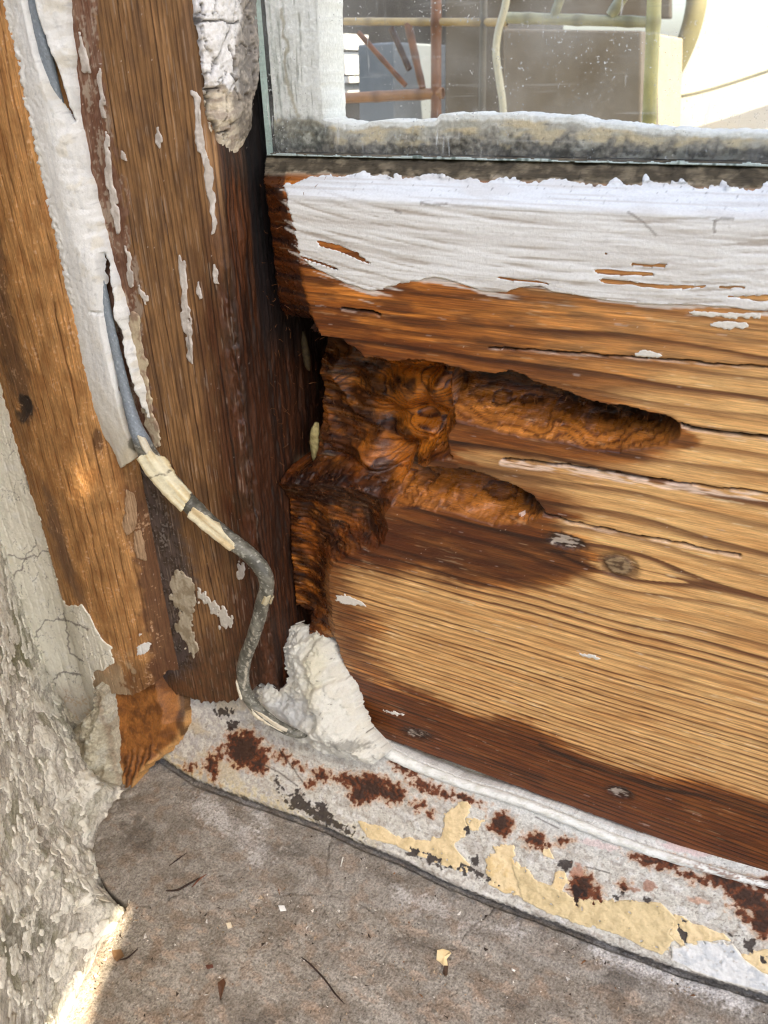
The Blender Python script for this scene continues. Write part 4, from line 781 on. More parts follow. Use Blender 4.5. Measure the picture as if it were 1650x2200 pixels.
RUST = [(525, 1610, 34, 40, 30), (505, 1600, 20, 30, 0), (555, 1640, 20, 22, 0), (548, 1622, 30, 14, -20), (605, 1625, 14, 10, 20), (690, 1665, 18, 13, 10), (665, 1685, 8, 7, 0), (635, 1640, 7, 6, 0), (648, 1650, 5, 5, 0), (765, 1680, 30, 16, 0), (800, 1690, 46, 26, 10), (845, 1705, 28, 20, -10), (775, 1705, 24, 24, 0), (740, 1672, 18, 10, 0),
        (1078, 1768, 25, 24, 0), (1082, 1790, 10, 8, 0), (1150, 1805, 22, 16, 10), (1210, 1808, 14, 8, -5), (1170, 1818, 8, 8, 0), (1250, 1905, 26, 30, 30), (1280, 1920, 12, 16, 0), (1400, 1850, 40, 12, 15), (1440, 1855, 24, 14, 0), (1560, 1895, 52, 18, 20), (1610, 1930, 50, 26, 25), (1640, 1975, 26, 40, 0), (1660, 1905, 40, 20, 10), (1600, 1965, 26, 10, 30), (1700, 1960, 60, 50, 0),
        (455, 1640, 14, 22, 20), (470, 1625, 6, 16, 20), (408, 1648, 10, 7, 0), (460, 1660, 7, 16, 0), (900, 1730, 12, 8, 0), (925, 1745, 7, 7, 0), (870, 1650, 30, 12, 35), (910, 1690, 22, 10, 30), (945, 1700, 30, 8, 25), (1000, 1715, 26, 7, 20), (1340, 1900, 10, 8, 0), (1490, 1885, 30, 8, 20)]
for q in RUST: rust = np.maximum(rust, ell(px, py, *q))
halo = rust + 15 * nz3 + 4 * nz1
pst.mix(sm(halo, -12, 1) * 0.6, S(184, 130, 74)); pst.mix(sm(halo, -1.5, 1.5) * 0.95, lerp(S(104, 50, 22), S(48, 24, 16), sm(halo + 10 * nz1, 2, 14)[..., None]), 0.85)
h = h + 0.25 * sm(halo, 0, 5) * (0.5 + nz1)
bl = np.full(X.shape, -60.0)
for q in [(645, 1730, 34, 12, 20), (690, 1755, 40, 12, 25), (720, 1775, 40, 8, 20), (640, 1712, 14, 14, 0), (690, 1735, 14, 12, 0), (600, 1690, 4, 16, -20), (930, 1845, 34, 7, 25), (890, 1830, 12, 10, 0), (1215, 1858, 16, 14, 0), (1240, 1915, 12, 20, 0), (1335, 1925, 10, 6, 0), (1392, 1937, 9, 5, 0), (1470, 2008, 10, 10, 0), (1465, 1990, 6, 7, 0), (1612, 2030, 12, 14, 0), (1570, 2005, 12, 5, 40), (1640, 2060, 5, 12, 0), (1690, 1870, 40, 14, 10), (1030, 1880, 30, 5, 25), (1000, 1780, 6, 8, 0), (1000, 1870, 12, 8, 0), (500, 1560, 12, 14, 0), (480, 1530, 16, 10, 0), (1020, 1850, 10, 8, 0)]:
    bl = np.maximum(bl, ell(px, py, *q))
bm = sm(bl + 14 * nz3 + 4 * nz1, -1, 1.5); pst.mix(bm * 0.92, S(44, 32, 28), 0.8); h = h - 0.15 * bm
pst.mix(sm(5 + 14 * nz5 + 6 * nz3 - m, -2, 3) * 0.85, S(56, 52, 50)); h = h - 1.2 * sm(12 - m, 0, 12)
for cx_, cy_, a_, b_, cc in ((1395, 1905, 18, 14, S(156, 108, 82)), (1365, 1912, 12, 7, S(150, 104, 78)), (1240, 1870, 14, 18, S(176, 128, 104)), (1500, 1935, 28, 8, S(190, 150, 124)), (1470, 1765 + 60, 60, 9, S(214, 190, 184)), (1290, 1815, 50, 9, S(216, 196, 190))):
    pst.mix(sm(ell(px + 10 * nz3, py + 8 * nz3, cx_, cy_, a_, b_, 12), -1, 3) * 0.8, cc)
for pts in ([(600, 1610), (650, 1680)], [(560, 1640), (600, 1660), (640, 1690)], [(1150, 1755), (1200, 1780)], [(1260, 1862), (1310, 1876)]):
    pst.mix(sm(1.6 - line(px + 3 * nz1, py + 2 * nz1, pts, 20), -1, 1) * 0.7, S(60, 48, 40))
SP = P + N * h[..., None] / MM
stripo = empty("sill_strip", (0.0, -0.02, -0.16), "long sloping sill strip with peeling cream and white paint and rust spots", "sill strip")
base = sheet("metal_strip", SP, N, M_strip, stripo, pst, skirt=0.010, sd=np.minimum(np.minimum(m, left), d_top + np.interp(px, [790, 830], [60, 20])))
def flake(pts, c, c2, off=0.00035, name="paint_flake", amp=9):
    f = poly(px + amp * nz5 + 5 * nz3, py + amp * nz5 + 5 * nz3, pts, 60)
    p = Paint(X.shape, c, 0.55); p.mix(sm(nz5 + 0.4 * nz3, -0.1, 0.35) * 0.7, c2); p.mix(sm(nz1, 0.45, 0.65) * 0.4, S(150, 124, 84)); p.mix(sm(3 - f, -1, 2) * 0.3, S(240, 222, 180))
    holes = (bm > 0.5) | (halo > 1) | (nz3 + 0.6 * nz5 > 0.62)
    return sheet(name, SP, N, M_paint, base, p, skirt=0.0006, off=off + 0.00012 * nz5 + 0.00004 * nz1, kv=kv, sd=np.minimum(f, np.minimum((0.5 - bm) * 8, np.minimum(1 - halo, (0.62 - nz3 - 0.6 * nz5) * 12))))
CR, CR2, WH = S(228, 204, 158), S(208, 184, 136), S(220, 220, 216)
flake([(770, 1765), (820, 1775), (850, 1795), (920, 1805), (950, 1790), (958, 1750), (985, 1720), (1010, 1725), (1000, 1760), (1010, 1790), (975, 1810), (985, 1830), (1010, 1860), (1005, 1880), (960, 1862), (900, 1838), (850, 1818), (790, 1800)], CR, CR2)
flake([(1045, 1850), (1060, 1820), (1100, 1812), (1110, 1850), (1130, 1880), (1120, 1925), (1085, 1920), (1050, 1900)], CR, S(214, 184, 128))
flake([(1100, 1860), (1130, 1862), (1150, 1890), (1185, 1905), (1230, 1925), (1290, 1935), (1350, 1935), (1420, 1940), (1450, 1970), (1440, 2010), (1450, 2020), (1420, 2050), (1400, 2042), (1330, 2008), (1280, 1995), (1220, 1975), (1170, 1958), (1120, 1930), (1110, 1890)], S(218, 196, 150), S(196, 174, 130), 0.0005)
flake([(1450, 1965), (1500, 1985), (1555, 2005), (1570, 2020), (1520, 2022), (1460, 2030), (1440, 2010)], CR, CR2)
flake([(1190, 1872), (1215, 1868), (1222, 1895), (1210, 1915), (1188, 1908)], S(228, 200, 150), CR)
flake([(1590, 2050), (1620, 2040), (1660, 2040), (1700, 2060), (1700, 2100), (1640, 2090), (1600, 2070)], CR, CR2)
flake([(1440, 2035), (1510, 2022), (1575, 2028), (1600, 2060), (1640, 2090), (1700, 2105), (1700, 2150), (1640, 2130), (1560, 2110), (1490, 2085), (1440, 2062)], WH, S(186, 190, 192), 0.0004)
flake([(1005, 1760), (1040, 1760), (1030, 1780), (1010, 1785)], CR, CR2); flake([(1160, 1820), (1180, 1822), (1190, 1845), (1170, 1840)], CR, CR2)
# rounded caulk line under the rail
TOPL = [(770, 1580), (790, 1590), (820, 1608), (860, 1630), (900, 1648), (1000, 1686), (1100, 1717), (1200, 1754), (1330, 1806), (1450, 1846), (1560, 1878), (1650, 1902), (1760, 1938), (2300, 2142), (3200, 2480)]
pts = [depth_plane(a_, b_, -0.0045) for a_, b_ in TOPL]
Pq, Nq, TH, SL, _ = tube(pts, np.array([2.2, 2.4, 2.3, 2.0, 1.8, 1.7, 1.6, 1.6, 1.5, 1.3, 1.1, 1.0, 1.0, 1.1, 1.1]) / MM, n=24, seg=26)
q1 = fbm(SL / 4, TH, 4, 150); q2 = fbm(SL / 1.0, TH * 3, 3, 151); pq = Paint(TH.shape, S(234, 235, 228), 0.6); pq.mix(sm(q1, 0, 0.4) * 0.5, S(196, 194, 176)); pq.mix(sm(q2, 0.35, 0.6) * 0.4, S(160, 156, 140))
pxq, pyq = project(Pq); pq.mix(sm(pxq - 1480 + 80 * q1, -40, 60) * sm(q1 + q2, -0.1, 0.3) * 0.7, S(132, 92, 70))
sheet("caulk_line", Pq + Nq * (0.35 * q1 + 0.12 * q2)[..., None] / MM, Nq, M_fluff, stripo, pq, skirt=0.0001)

# wad of white fibre stuffed in the corner
P, N, X, Y = plane_grid((-0.035, -0.006, -0.11), (1, 0, 0), (0, 0.45, 1.0), -0.028, 0.032, -0.05, 0.04, 0.00027)
px, py = project(P); nz5 = fbm(X / 5, Y / 5, 4, 160); nz1 = fbm(X / 1.0, Y / 1.0, 4, 161); nz2 = fbm(X / 2.4, Y / 2.4, 4, 162)
WAD = [(596, 1392), (604, 1368), (622, 1350), (648, 1344), (676, 1352), (706, 1366), (720, 1380), (726, 1418), (744, 1448), (758, 1480), (766, 1520), (782, 1560), (804, 1592), (830, 1620), (800, 1640), (740, 1630), (690, 1610), (640, 1590), (590, 1560), (556, 1520), (552, 1480), (566, 1462), (588, 1476), (606, 1480), (622, 1460), (612, 1428)]
m = poly(px + 8 * nz2 + 2.5 * nz1, py + 8 * nz2 + 2.5 * nz1, WAD, 80)
foldd = line(px + 10 * nz5, py, [(690, 1385), (684, 1440), (690, 1500), (684, 1545)], 60)
h = -2.5 * sm(px, 690, 720) * sm(16 - m, 0, 16) + 6.5 * sm(m, 0, 50) + 1.4 * nz5 + 0.35 * nz2 + 0.09 * nz1 + 2.6 * sm(px + 10 * nz5, 672, 700) - 2.8 * sm(ell(px, py, 635, 1520, 55, 40), -10, 24) - 3.0 * sm(ell(px, py, 690, 1540, 14, 22), -4, 6) - 1.4 * sm(6 - line(px, py, [(690, 1470), (720, 1455), (745, 1452)], 20), -3, 5)
pw = Paint(X.shape, S(208, 206, 195), 0.9); pw.mix(sm(nz5, 0, 0.4) * 0.4, S(204, 198, 178)); pw.mix(sm(ell(px + 12 * nz5, py, 690, 1430, 22, 80), -10, 14) * 0.4, S(200, 190, 150))
pw.mix(sm(ell(px + 16 * nz2, py + 10 * nz2, 630, 1525, 60, 36), -8, 16) * 0.45, S(176, 180, 186)); pw.mix(sm(nz1 - 0.45, 0, 0.2) * sm(n2(X / 5, Y / 5, 163), 0, 0.3) * 0.8, S(84, 72, 60))
pw.mix(sm(ell(px + 14 * nz2, py + 10 * nz2, 760, 1590, 50, 12, 10) + 8 * nz1, -2, 6) * 0.6, S(96, 94, 86)); pw.mix(sm(ell(px + 9 * nz2, py + 7 * nz2, 602, 1470, 16, 9, 20), -2, 4) * 0.8, S(84, 52, 34))
tag(sheet("fibre_wad", P + N * h[..., None] / MM, N, M_fluff, None, pw, skirt=0.006, sd=m), "white fibrous stuffing bulging from the rotted corner below the brown rail", "filler wad")

# reveal wall
A = np.array([-0.1785, -0.0155, -0.165]); T = np.array([0.105, -0.0995, 0]); T /= np.linalg.norm(T)
P, N, X, Y = plane_grid(A, T, (0, 0, 1), -0.012, 0.165, -0.045, 0.12, 0.00036, uu1=0.21, vv0=-0.12, vv1=0.34)
px, py = project(P)
nz9 = fbm(X / 16, Y / 13, 4, 170); nz5 = fbm(X / 4.5, Y / 4.5, 4, 171); nz1 = fbm(X / 1.2, Y / 1.2, 4, 172); nz0 = fbm(X / 0.6, Y / 0.6, 2, 173)
SJ = [(262, 1700), (236, 1752), (204, 1822), (212, 1880), (238, 1925), (262, 1950), (225, 2030), (180, 2110), (130, 2200)]
jt, jn, jz = [], [], []
for a_, b_ in SJ:
    q = sill_pt(a_, b_) - A; jt.append(q @ T * MM); jn.append(q @ N[0, 0] * MM); jz.append(q[2] * MM)
o_ = np.argsort(jt); jt = np.array(jt)[o_]; jn = np.array(jn)[o_]; jz = np.array(jz)[o_]
tt = np.concatenate([[-20, 10], jt, [jt[-1] + 30]]); nn = np.concatenate([[0, 8], jn, [jn[-1] * 0.5]]); zzj = np.concatenate([[jz[0], jz[0]], jz, [jz[-1]]])
ker = np.ones(25) / 25
foot = np.interp(X, tt, nn); fz = np.interp(X, tt, zzj)
fall = np.exp(-np.clip(Y - fz, 0, 200) / 26.0)
h = foot * fall * (1 + 0.15 * nz9) + 1.6 * fall * fbm(X / 6, Y / 6, 3, 176) + 0.8 * nz9 + 0.35 * nz5 + 0.22 * nz1 + 0.14 * nz0
for pts in ([(60, 1830), (120, 1700)], [(0, 1900), (60, 1790), (130, 1660)], [(20, 2000), (70, 1900)], [(160, 1800), (100, 1980)]): 
    h = h - 0.8 * sm(5 + 5 * nz5 - line(px, py, pts, 40), -2, 5)
pw = Paint(X.shape, S(200, 195, 182), 0.85)
pw.mix(sm(nz9, -0.05, 0.35) * 0.6, S(216, 211, 198)); pw.mix(sm(-nz9, 0.0, 0.4) * 0.55, S(172, 164, 150)); pw.mix(sm(nz5, 0.1, 0.4) * 0.45, S(222, 216, 204)); pw.mix(sm(-nz5, 0.15, 0.5) * 0.5, S(146, 138, 126)); pw.mix(sm(-nz1, 0.3, 0.6) * 0.5, S(120, 112, 100))
stk = fbm((X - 0.5 * Y) / 14, (Y + 0.5 * X) / 1.6, 4, 177); pw.mix(sm(stk, 0.08, 0.4) * 0.55, S(224, 220, 208)); pw.mix(sm(-stk, 0.1, 0.4) * 0.5, S(126, 120, 110)); h = h + 0.3 * stk
grn = sm(fbm(X / 9, Y / 16, 4, 175) - 0.06, 0, 0.3); pw.mix(grn * 0.5 * sm(120 - px, -60, 80), S(124, 122, 82)); pw.mix(sm(ell(px + 30 * nz5, py + 30 * nz5, 20, 1390, 40, 90), -10, 20) * 0.5, S(112, 110, 66)); pw.mix(sm(ell(px + 20 * nz5, py + 20 * nz5, 40, 2010, 50, 60), -8, 18) * 0.5, S(100, 98, 76))
pw.mix(sm(ell(px + 20 * nz5, py + 20 * nz5, 160, 2010, 30, 60, 20), -8, 18) * 0.4, S(160, 128, 116)); pw.mix(sm(nz1 + nz0 * 0.5, 0.5, 0.8) * 0.5, S(214, 210, 198))
pits = sm(n2(X / 2.6, Y / 1.9, 178), 0.5, 0.75) * sm(nz9, -0.2, 0.3); h = h - 0.9 * pits; pw.mix(pits * 0.5, S(110, 102, 92))
RWP = P + N * h[..., None] / MM
wall = tag(sheet("reveal_wall", RWP, N, M_plaster, None, pw, skirt=0.14), "rough pale grey rendered wall of the window reveal at left edge", "wall")
# what is left of the wall's own paint: thin peeling scabs
pp1 = fbm(X / 8, Y / 9, 3, 185); scab = np.minimum((pp1 - 0.16 + 0.10 * sm(1900 - py, -200, 300)) * 60, np.minimum(280 - px, py - 1120))
pq_ = Paint(X.shape, S(228, 224, 210), 0.7); pq_.mix(sm(nz5, 0, 0.4) * 0.5, S(206, 198, 176)); pq_.mix(sm(0.05 - cells(X / 5 + 0.4 * nz5, Y / 4 + 0.4 * nz5, 21)[1], 0, 0.05) * 0.6, S(120, 112, 98)); pq_.mix(sm(-nz1, 0.35, 0.6) * 0.4, S(150, 142, 128))
sheet("peeling_paint", RWP, N, M_paint, wall, pq_, skirt=0.0007, off=0.0005 + 0.0003 * nz5, sd=scab)
# mortar lump at the foot of the bead
Vm = np.array([0.0, 0.30, 1.0]); P, N, X, Y = plane_grid((-0.129, -0.034, -0.150), (1, 0.35, 0), Vm, -0.045, 0.032, -0.045, 0.05, 0.00034)
px, py = project(P); nz5 = fbm(X / 5, Y / 5, 4, 180); nz1 = fbm(X / 1.2, Y / 1.2, 4, 181); nz9 = fbm(X / 10, Y / 8, 4, 182)
LM = [(120, 1600), (150, 1612), (165, 1578), (200, 1525), (205, 1478), (222, 1482), (236, 1530), (248, 1600), (258, 1650), (268, 1700), (262, 1716), (246, 1712), (240, 1748), (222, 1786), (214, 1800), (196, 1824), (180, 1850), (140, 1830), (110, 1760), (100, 1680)]
m = poly(px + 7 * nz5 + 3 * nz1, py + 7 * nz5 + 3 * nz1, LM, 80)
h = 4.5 * sm(m, 0, 46) - 9 * sm(px + 20 * nz5, 165, 95) + 1.4 * nz9 + 0.8 * nz5 + 0.4 * nz1 - 2.0 * sm(ell(px + 6 * nz5, py + 5 * nz5, 195, 1685, 14, 7), -2, 4) - 1.6 * sm(ell(px + 4 * nz5, py + 4 * nz5, 222, 1650, 6, 20, 10), -2, 4)
pm = Paint(X.shape, S(166, 158, 136), 0.85); pm.mix(sm(nz9, 0, 0.3) * 0.6, S(192, 186, 164)); pm.mix(sm(-nz9, 0.05, 0.35) * 0.6, S(128, 114, 92)); pm.mix(sm(nz5, 0.1, 0.4) * 0.5, S(178, 176, 164)); pm.mix(sm(-nz1, 0.3, 0.6) * 0.5, S(104, 96, 80))
pm.mix(sm(6 - line(px + 5 * nz5, py, [(212, 1500), (232, 1560), (248, 1640), (262, 1700)], 40), -4, 8) * 0.6, S(128, 104, 84)); pm.mix(sm(-m, -14, 0) * 0.3, S(190, 180, 160))
sheet("mortar_lump", P + N * h[..., None] / MM, N, M_plaster, wall, pm, skirt=0.02, sd=m)

# ================================================================== small loose things
def rounded_bit(name, pts, radii, mat, c, c2, label, cat, n=14, group=None, parent=None):
    P, N, TH, SL, C = tube(pts, radii, n=n, seg=8)
    q = fbm(SL / 1.3, TH * 1.2, 3, 190); p = Paint(TH.shape, c, 0.7); p.mix(sm(q, -0.1, 0.3), c2)
    r = np.asarray(radii)[0]
    o = sheet(name, P + N * (q * r * 0.25)[..., None], N, mat, parent, p, skirt=0.00005)
    return tag(o, label, cat, group)
dp = lambda x, y, d: on_plane(np.array(float(x)), np.array(float(y)), (0, 1, 0), (0, d, 0))
rounded_bit("cocoon", [dp(681, 908, .017), dp(677, 925, .0165), dp(676, 950, .0162), dp(680, 980, .0162), dp(686, 1004, .0165), dp(690, 1012, .017)], [.0007, .0015, .0017, .0016, .0011, .0003], M_putty, S(170, 156, 106), S(130, 116, 74),
            "cream grub-like cocoon in the black slit left of the carved hollow", "cocoon")
rounded_bit("cocoon", [dp(652, 712, .017), dp(654, 735, .0165), dp(657, 760, .0165), dp(661, 785, .0166), dp(665, 796, .017)], [.0004, .0011, .0012, .0010, .0003], M_putty, S(70, 58, 36), S(50, 40, 26),
            "dull tan cocoon hanging at the top of the dark slit under the lip", "cocoon")
def chip(pts, c, label, cat, n, o, lift=0.0012, th=0.0005, name="paint_chip", mat=None, curl=0.0006):
    P2 = [on_plane(np.array(float(a)), np.array(float(b)), n, o) for a, b in pts]; n = np.asarray(n, float); n = n / np.linalg.norm(n)
    if (CAM - P2[0]) @ n < 0: n = -n
    k = len(P2); c0 = sum(P2) / k
    top = [p + n * (lift + curl * (1 if i % 3 == 0 else -0.3)) for i, p in enumerate(P2)] + [c0 + n * (lift + 0.0003)]
    V = np.array(top + [p - n * th for p in top])
    Fs = [(i, (i + 1) % k, k) for i in range(k)] + [((i + 1) % k + k + 1, i + k + 1, 2 * k + 1) for i in range(k)]
    for i in range(k):
        j = (i + 1) % k; Fs += [(i, i + k + 1, j), (j, i + k + 1, j + k + 1)]
    o_ = mesh_obj(name, V, np.array(Fs), mat or M_paint, None, np.broadcast_to(c, (len(V), 3)), np.full(len(V), 0.6), smooth=False)
    return tag(o_, label, cat)
SB = SO + SN * 0.0004
chip([(940, 2046), (952, 2041), (966, 2046), (970, 2052), (960, 2062), (962, 2076), (954, 2079), (946, 2070), (938, 2064)], S(232, 208, 158), "cream paint chip lying on the stone sill, the largest one there", "paint chip", SN, SB)
chip([(955, 2079), (963, 2078), (962, 2096), (956, 2102), (951, 2092)], S(70, 52, 38), "small dark brown bark scrap below the big cream chip", "bark scrap", SN, SB, name="bark_scrap")
chip([(488, 1988), (497, 1984), (500, 1994), (492, 2000)], S(226, 212, 184), "small cream paint crumb on the sill near the twigs", "paint chip", SN, SB)
chip([(600, 1950), (612, 1948), (616, 1958), (604, 1962)], S(230, 230, 226), "tiny white paint crumb beside the dark pit on the sill", "paint chip", SN, SB)
chip([(470, 2116), (482, 2104), (486, 2112), (480, 2140), (474, 2150)], S(84, 54, 34), "rust brown wood splinter on the lower sill", "wood splinter", SN, SB, name="wood_splinter")
chip([(444, 2078), (458, 2074), (460, 2080), (448, 2086)], S(96, 58, 44), "small red-brown wood flake on the sill left of centre", "wood flake", SN, SB, name="wood_flake")
chip([(244, 2046), (262, 2042), (268, 2056), (254, 2070), (246, 2062)], S(110, 82, 54), "tan leaf fragment beside the bright sunlit streak", "leaf fragment", SN, SB, name="leaf_fragment")
chip([(1118, 1098), (1130, 1094), (1131, 1102), (1122, 1110), (1117, 1107)], S(228, 196, 176), "small pink paint chip caught in the lower hollow", "paint chip", (0, 1, 0), (0, 0.004, 0), lift=0.001)
def twig(pts, r, label, c=S(46, 32, 24), n=SN, o=SB, group=None, name="twig"):
    q = [on_plane(np.array(float(a)), np.array(float(b)), n, o) for a, b in pts]; nn = np.asarray(n, float) / np.linalg.norm(n)
    if (CAM - q[0]) @ nn < 0: nn = -nn
    q = [p + nn * (r * 1.6 + 0.0016) for p in q]
    return rounded_bit(name, q, [r * 0.5] + [r] * (len(q) - 2) + [r * 0.4], M_jambwood, c, c * 1.5, label, "twig" if name == "twig" else "wood splinter", n=8)
twig([(650, 2062), (670, 2078), (700, 2110), (722, 2140), (742, 2162)], 0.00030, "thin dark curved twig lying in the middle of the sill")
twig([(366, 1866), (385, 1852), (404, 1838)], 0.00026, "short fine twig leaning by the corner of the sill")
twig([(360, 1920), (385, 1918), (410, 1905), (432, 1892)], 0.00042, "dark knobbly twig near the corner of the sill")
twig([(416, 1912), (430, 1896), (447, 1884)], 0.00034, "reddish short twig crossing the dark knobbly one", c=S(100, 60, 40))
twig([(262, 2068), (280, 2062), (300, 2044)], 0.00035, "bent dark twig beside the tan leaf fragment")
twig([(734, 1868), (738, 1850), (740, 1848)], 0.00030, "pale straw stub standing out on the bench below the strip", c=S(206, 200, 190))
# torn wood fibres round the hollows: far too many to count
rs = np.random.RandomState(11); VV, FF = [], []
for _ in range(1000):
    u = rs.rand()
    if u < 0.30: a_, b_ = rs.uniform(690, 980), rs.uniform(880, 1180)
    elif u < 0.55: a_, b_ = rs.uniform(560, 720), rs.uniform(380, 1330)
    elif u < 0.75: a_, b_ = rs.uniform(900, 1460), rs.uniform(850, 960)
    else: a_, b_ = rs.uniform(690, 1180), rs.uniform(1000, 1130)
    p = dp(a_, b_, rs.uniform(0.0, 0.005)); L_ = rs.uniform(0.0006, 0.0028); d = rs.normal(size=3); d /= np.linalg.norm(d); bd_ = rs.normal(size=3) * 0.4
    s_ = np.cross(d, FWD); s_ /= np.linalg.norm(s_); wd = rs.uniform(0.00003, 0.00008); pv = None
    for k in range(4):
        t = k / 3; c = p + d * L_ * (t - 0.5) + bd_ * L_ * (t - 0.5) ** 2; ww = wd * (1 - 0.7 * t)
        i = len(VV); VV += [c + s_ * ww, c - s_ * ww, c - FWD * ww]
        if pv is not None: FF += [(pv, i, i + 1, pv + 1), (pv + 1, i + 1, i + 2, pv + 2), (pv + 2, i + 2, i, pv)]
        pv = i
M_fibre = material("torn wood fibre", base=S(132, 84, 46), rough=0.6)
fb = tag(mesh_obj("wood_fibres", np.array(VV), np.array(FF), M_fibre), "loose torn brown fibres clinging in the rotted hollows", "wood fibres", kind="stuff")
# crumbs and grit on the sill
VV, FF, CC = [], [], []
for _ in range(2600):
    z_ = rs.rand()
    if z_ > 0.62: a_ = rs.uniform(330, 1650); b_ = np.interp(a_, *zip(*BOT)) + 26 + abs(rs.normal(0, 16))
    elif z_ > 0.54:
        k_ = rs.rand(); a_ = np.interp(k_, [0, 0.4, 1], [230, 262, 140]) + abs(rs.normal(0, 18)) + 10; b_ = 1790 + 400 * k_
    elif z_ < 0.38: a_, b_ = rs.uniform(280, 1650), rs.uniform(1760, 2200)
    else: a_, b_ = rs.normal(560, 160), rs.normal(1930, 45)
    lim = np.interp(a_, *zip(*BOT)) + 25
    if b_ < lim: continue
    p = on_plane(np.array(a_), np.array(b_), SN, SO) + SN * 0.0008; s_ = 0.00012 + 0.0004 * rs.rand() ** 4
    R_ = rs.normal(size=(4, 3)) * s_ * 1.2; R_[:, 2] *= 0.6; i = len(VV); VV += list(p + R_); FF += [(i, i + 1, i + 2), (i, i + 2, i + 3), (i, i + 3, i + 1), (i + 1, i + 3, i + 2)]
    c = [S(214, 208, 198), S(60, 50, 42), S(170, 150, 126), S(120, 84, 56)][rs.choice(4, p=[.3, .3, .3, .1])]; CC += [c] * 4
tag(mesh_obj("grit", np.array(VV), np.array(FF), M_stone, None, np.array(CC), np.full(len(VV), 0.8), smooth=False), "grit and crumbs scattered over the stone sill", "grit", kind="stuff")

# ================================================================== the room behind the glass
def at(x, y, d): return on_plane(np.array(float(x)), np.array(float(y)), (0, 1, 0), (0, d, 0))
def pole_mesh(name, a, b, r0, r1, c, mat, parent=None, nodes=3, label=None):
    k = 14; pts = [a + (b - a) * i / (k - 1) for i in range(k)]
    P, N, TH, SL, _ = tube(pts, np.linspace(r0, r1, k), n=16, seg=6)
    L_ = SL.max(); q = fbm(SL / 40, TH * 0.8, 3, 200); nd = np.zeros_like(SL)
    for i in range(nodes): nd = np.maximum(nd, np.exp(-((SL - L_ * (i + 0.5) / max(nodes, 1)) / 5) ** 2))
    p = Paint(TH.shape, c, 0.4); p.mix(sm(q, -0.1, 0.4) * 0.5, c * 0.6); p.mix(nd * 0.6, c * 0.35)
    o = sheet(name, P + N * (nd * r0 * 0.12)[..., None], N, mat, parent, p, skirt=0.0005)
    if label: o["label"] = label
    return o
M_bamboo = material("varnished bamboo", noise=(60, 0.15), bump=0.1, bscale=150, spec=0.5)
M_card = material("brown-grey cardboard", base=S(150, 138, 120), rough=0.8, noise=(40, 0.1), bump=0.1, bscale=400, spec=0.2)
M_white = material("white painted board", base=S(226, 228, 226), rough=0.6, noise=(20, 0.04), bump=0.05, bscale=200)
M_dark = material("dark grey board", base=S(46, 44, 42), rough=0.7, noise=(30, 0.2), bump=0.1, bscale=200)
M_tan = material("tan plywood", base=S(66, 61, 53), rough=0.7, noise=(20, 0.15), bump=0.1, bscale=200)
D = 0.62
rack = empty("bamboo_rack", tuple(at(1000, 400, D)), "bamboo rack of tied poles standing behind the window pane", "bamboo rack")
BR, BY, BG = S(140, 92, 58), S(198, 172, 118), S(184, 180, 140)
s_ = 0.00042                                        # metres per pixel at that distance
for a, b, r0, r1, c in (((937, -60), (937, 520), 12, 13, BR), ((680, 214), (952, 200), 12, 12, S(176, 128, 82)), ((770, 70), (872, 184), 6, 6, BR), ((876, 50), (908, 190), 9, 8, BR), ((840, 60), (880, 150), 7, 7, S(90, 62, 44)),
                         ((740, 46), (1090, 48), 8, 8, BY), ((1085, 38), (1410, 48), 11, 10, BG), ((1190, 36), (1216, -40), 9, 9, BG), ((1312, 34), (1372, -60), 11, 11, BG),
                         ((1408, -60), (1384, 520), 14, 15, S(196, 190, 122)), ((1040, -60), (1032, 520), 8, 8, S(120, 112, 96))):
    pole_mesh("pole", at(*a, D), at(*b, D), r0 * s_, r1 * s_, c, M_bamboo, rack)
pts = [at(x, y, D - 0.02) for x, y in ((1094, -60), (1086, 10), (1070, 70), (1066, 120), (1074, 180), (1082, 260), (1084, 520))]
Pq, Nq, TH, SL, _ = tube(pts, [8 * s_] * 7, n=16, seg=10); pp_ = Paint(TH.shape, S(214, 208, 180), 0.5)
tag(sheet("white_cable", Pq, Nq, M_bamboo, None, pp_, skirt=0.0005), "thick pale bent cable hanging in front of the cardboard box indoors", "cable")
def panel(name, quad, d, th, mat, label, cat):
    V = [at(x, y, d) for x, y in quad]; V2 = [v + np.array([0, th, 0]) for v in V]; V = np.array(V + V2)
    o = mesh_obj(name, V, np.array([(0, 1, 2, 3), (7, 6, 5, 4), (0, 4, 5, 1), (1, 5, 6, 2), (2, 6, 7, 3), (3, 7, 4, 0)]), mat, smooth=False)
    b = o.modifiers.new("b", 'BEVEL'); b.width = 0.002; b.segments = 2
    return tag(o, label, cat)
panel("cardboard_box", [(1082, 62), (1378, 66), (1372, 620), (1090, 620)], 0.72, 0.25, M_card, "plain brown-grey cardboard box behind the bamboo rack", "box")
panel("dark_cabinet", [(690, -160), (1072, -160), (1072, 640), (700, 640)], 0.95, 0.3, M_dark, "dark cabinet in the shade behind the left poles", "cabinet")
panel("plywood_board", [(955, -100), (1085, -100), (1085, 640), (955, 640)], 0.86, 0.012, M_tan, "narrow tan plywood board leaning behind the poles", "board")
panel("brown_board", [(1086, -160), (1440, -160), (1440, 40), (1086, 40)], 0.90, 0.015, M_tan, "brown board above the cardboard box at top of the pane", "board")
panel("grey_bin", [(768, 96), (846, 90), (850, 420), (776, 420)], 0.74, 0.16, material("blue grey plastic", base=S(120, 128, 134), rough=0.5, noise=(40, 0.1), bump=0.05, bscale=200), "blue-grey plastic bin behind the crossed thin poles", "bin")
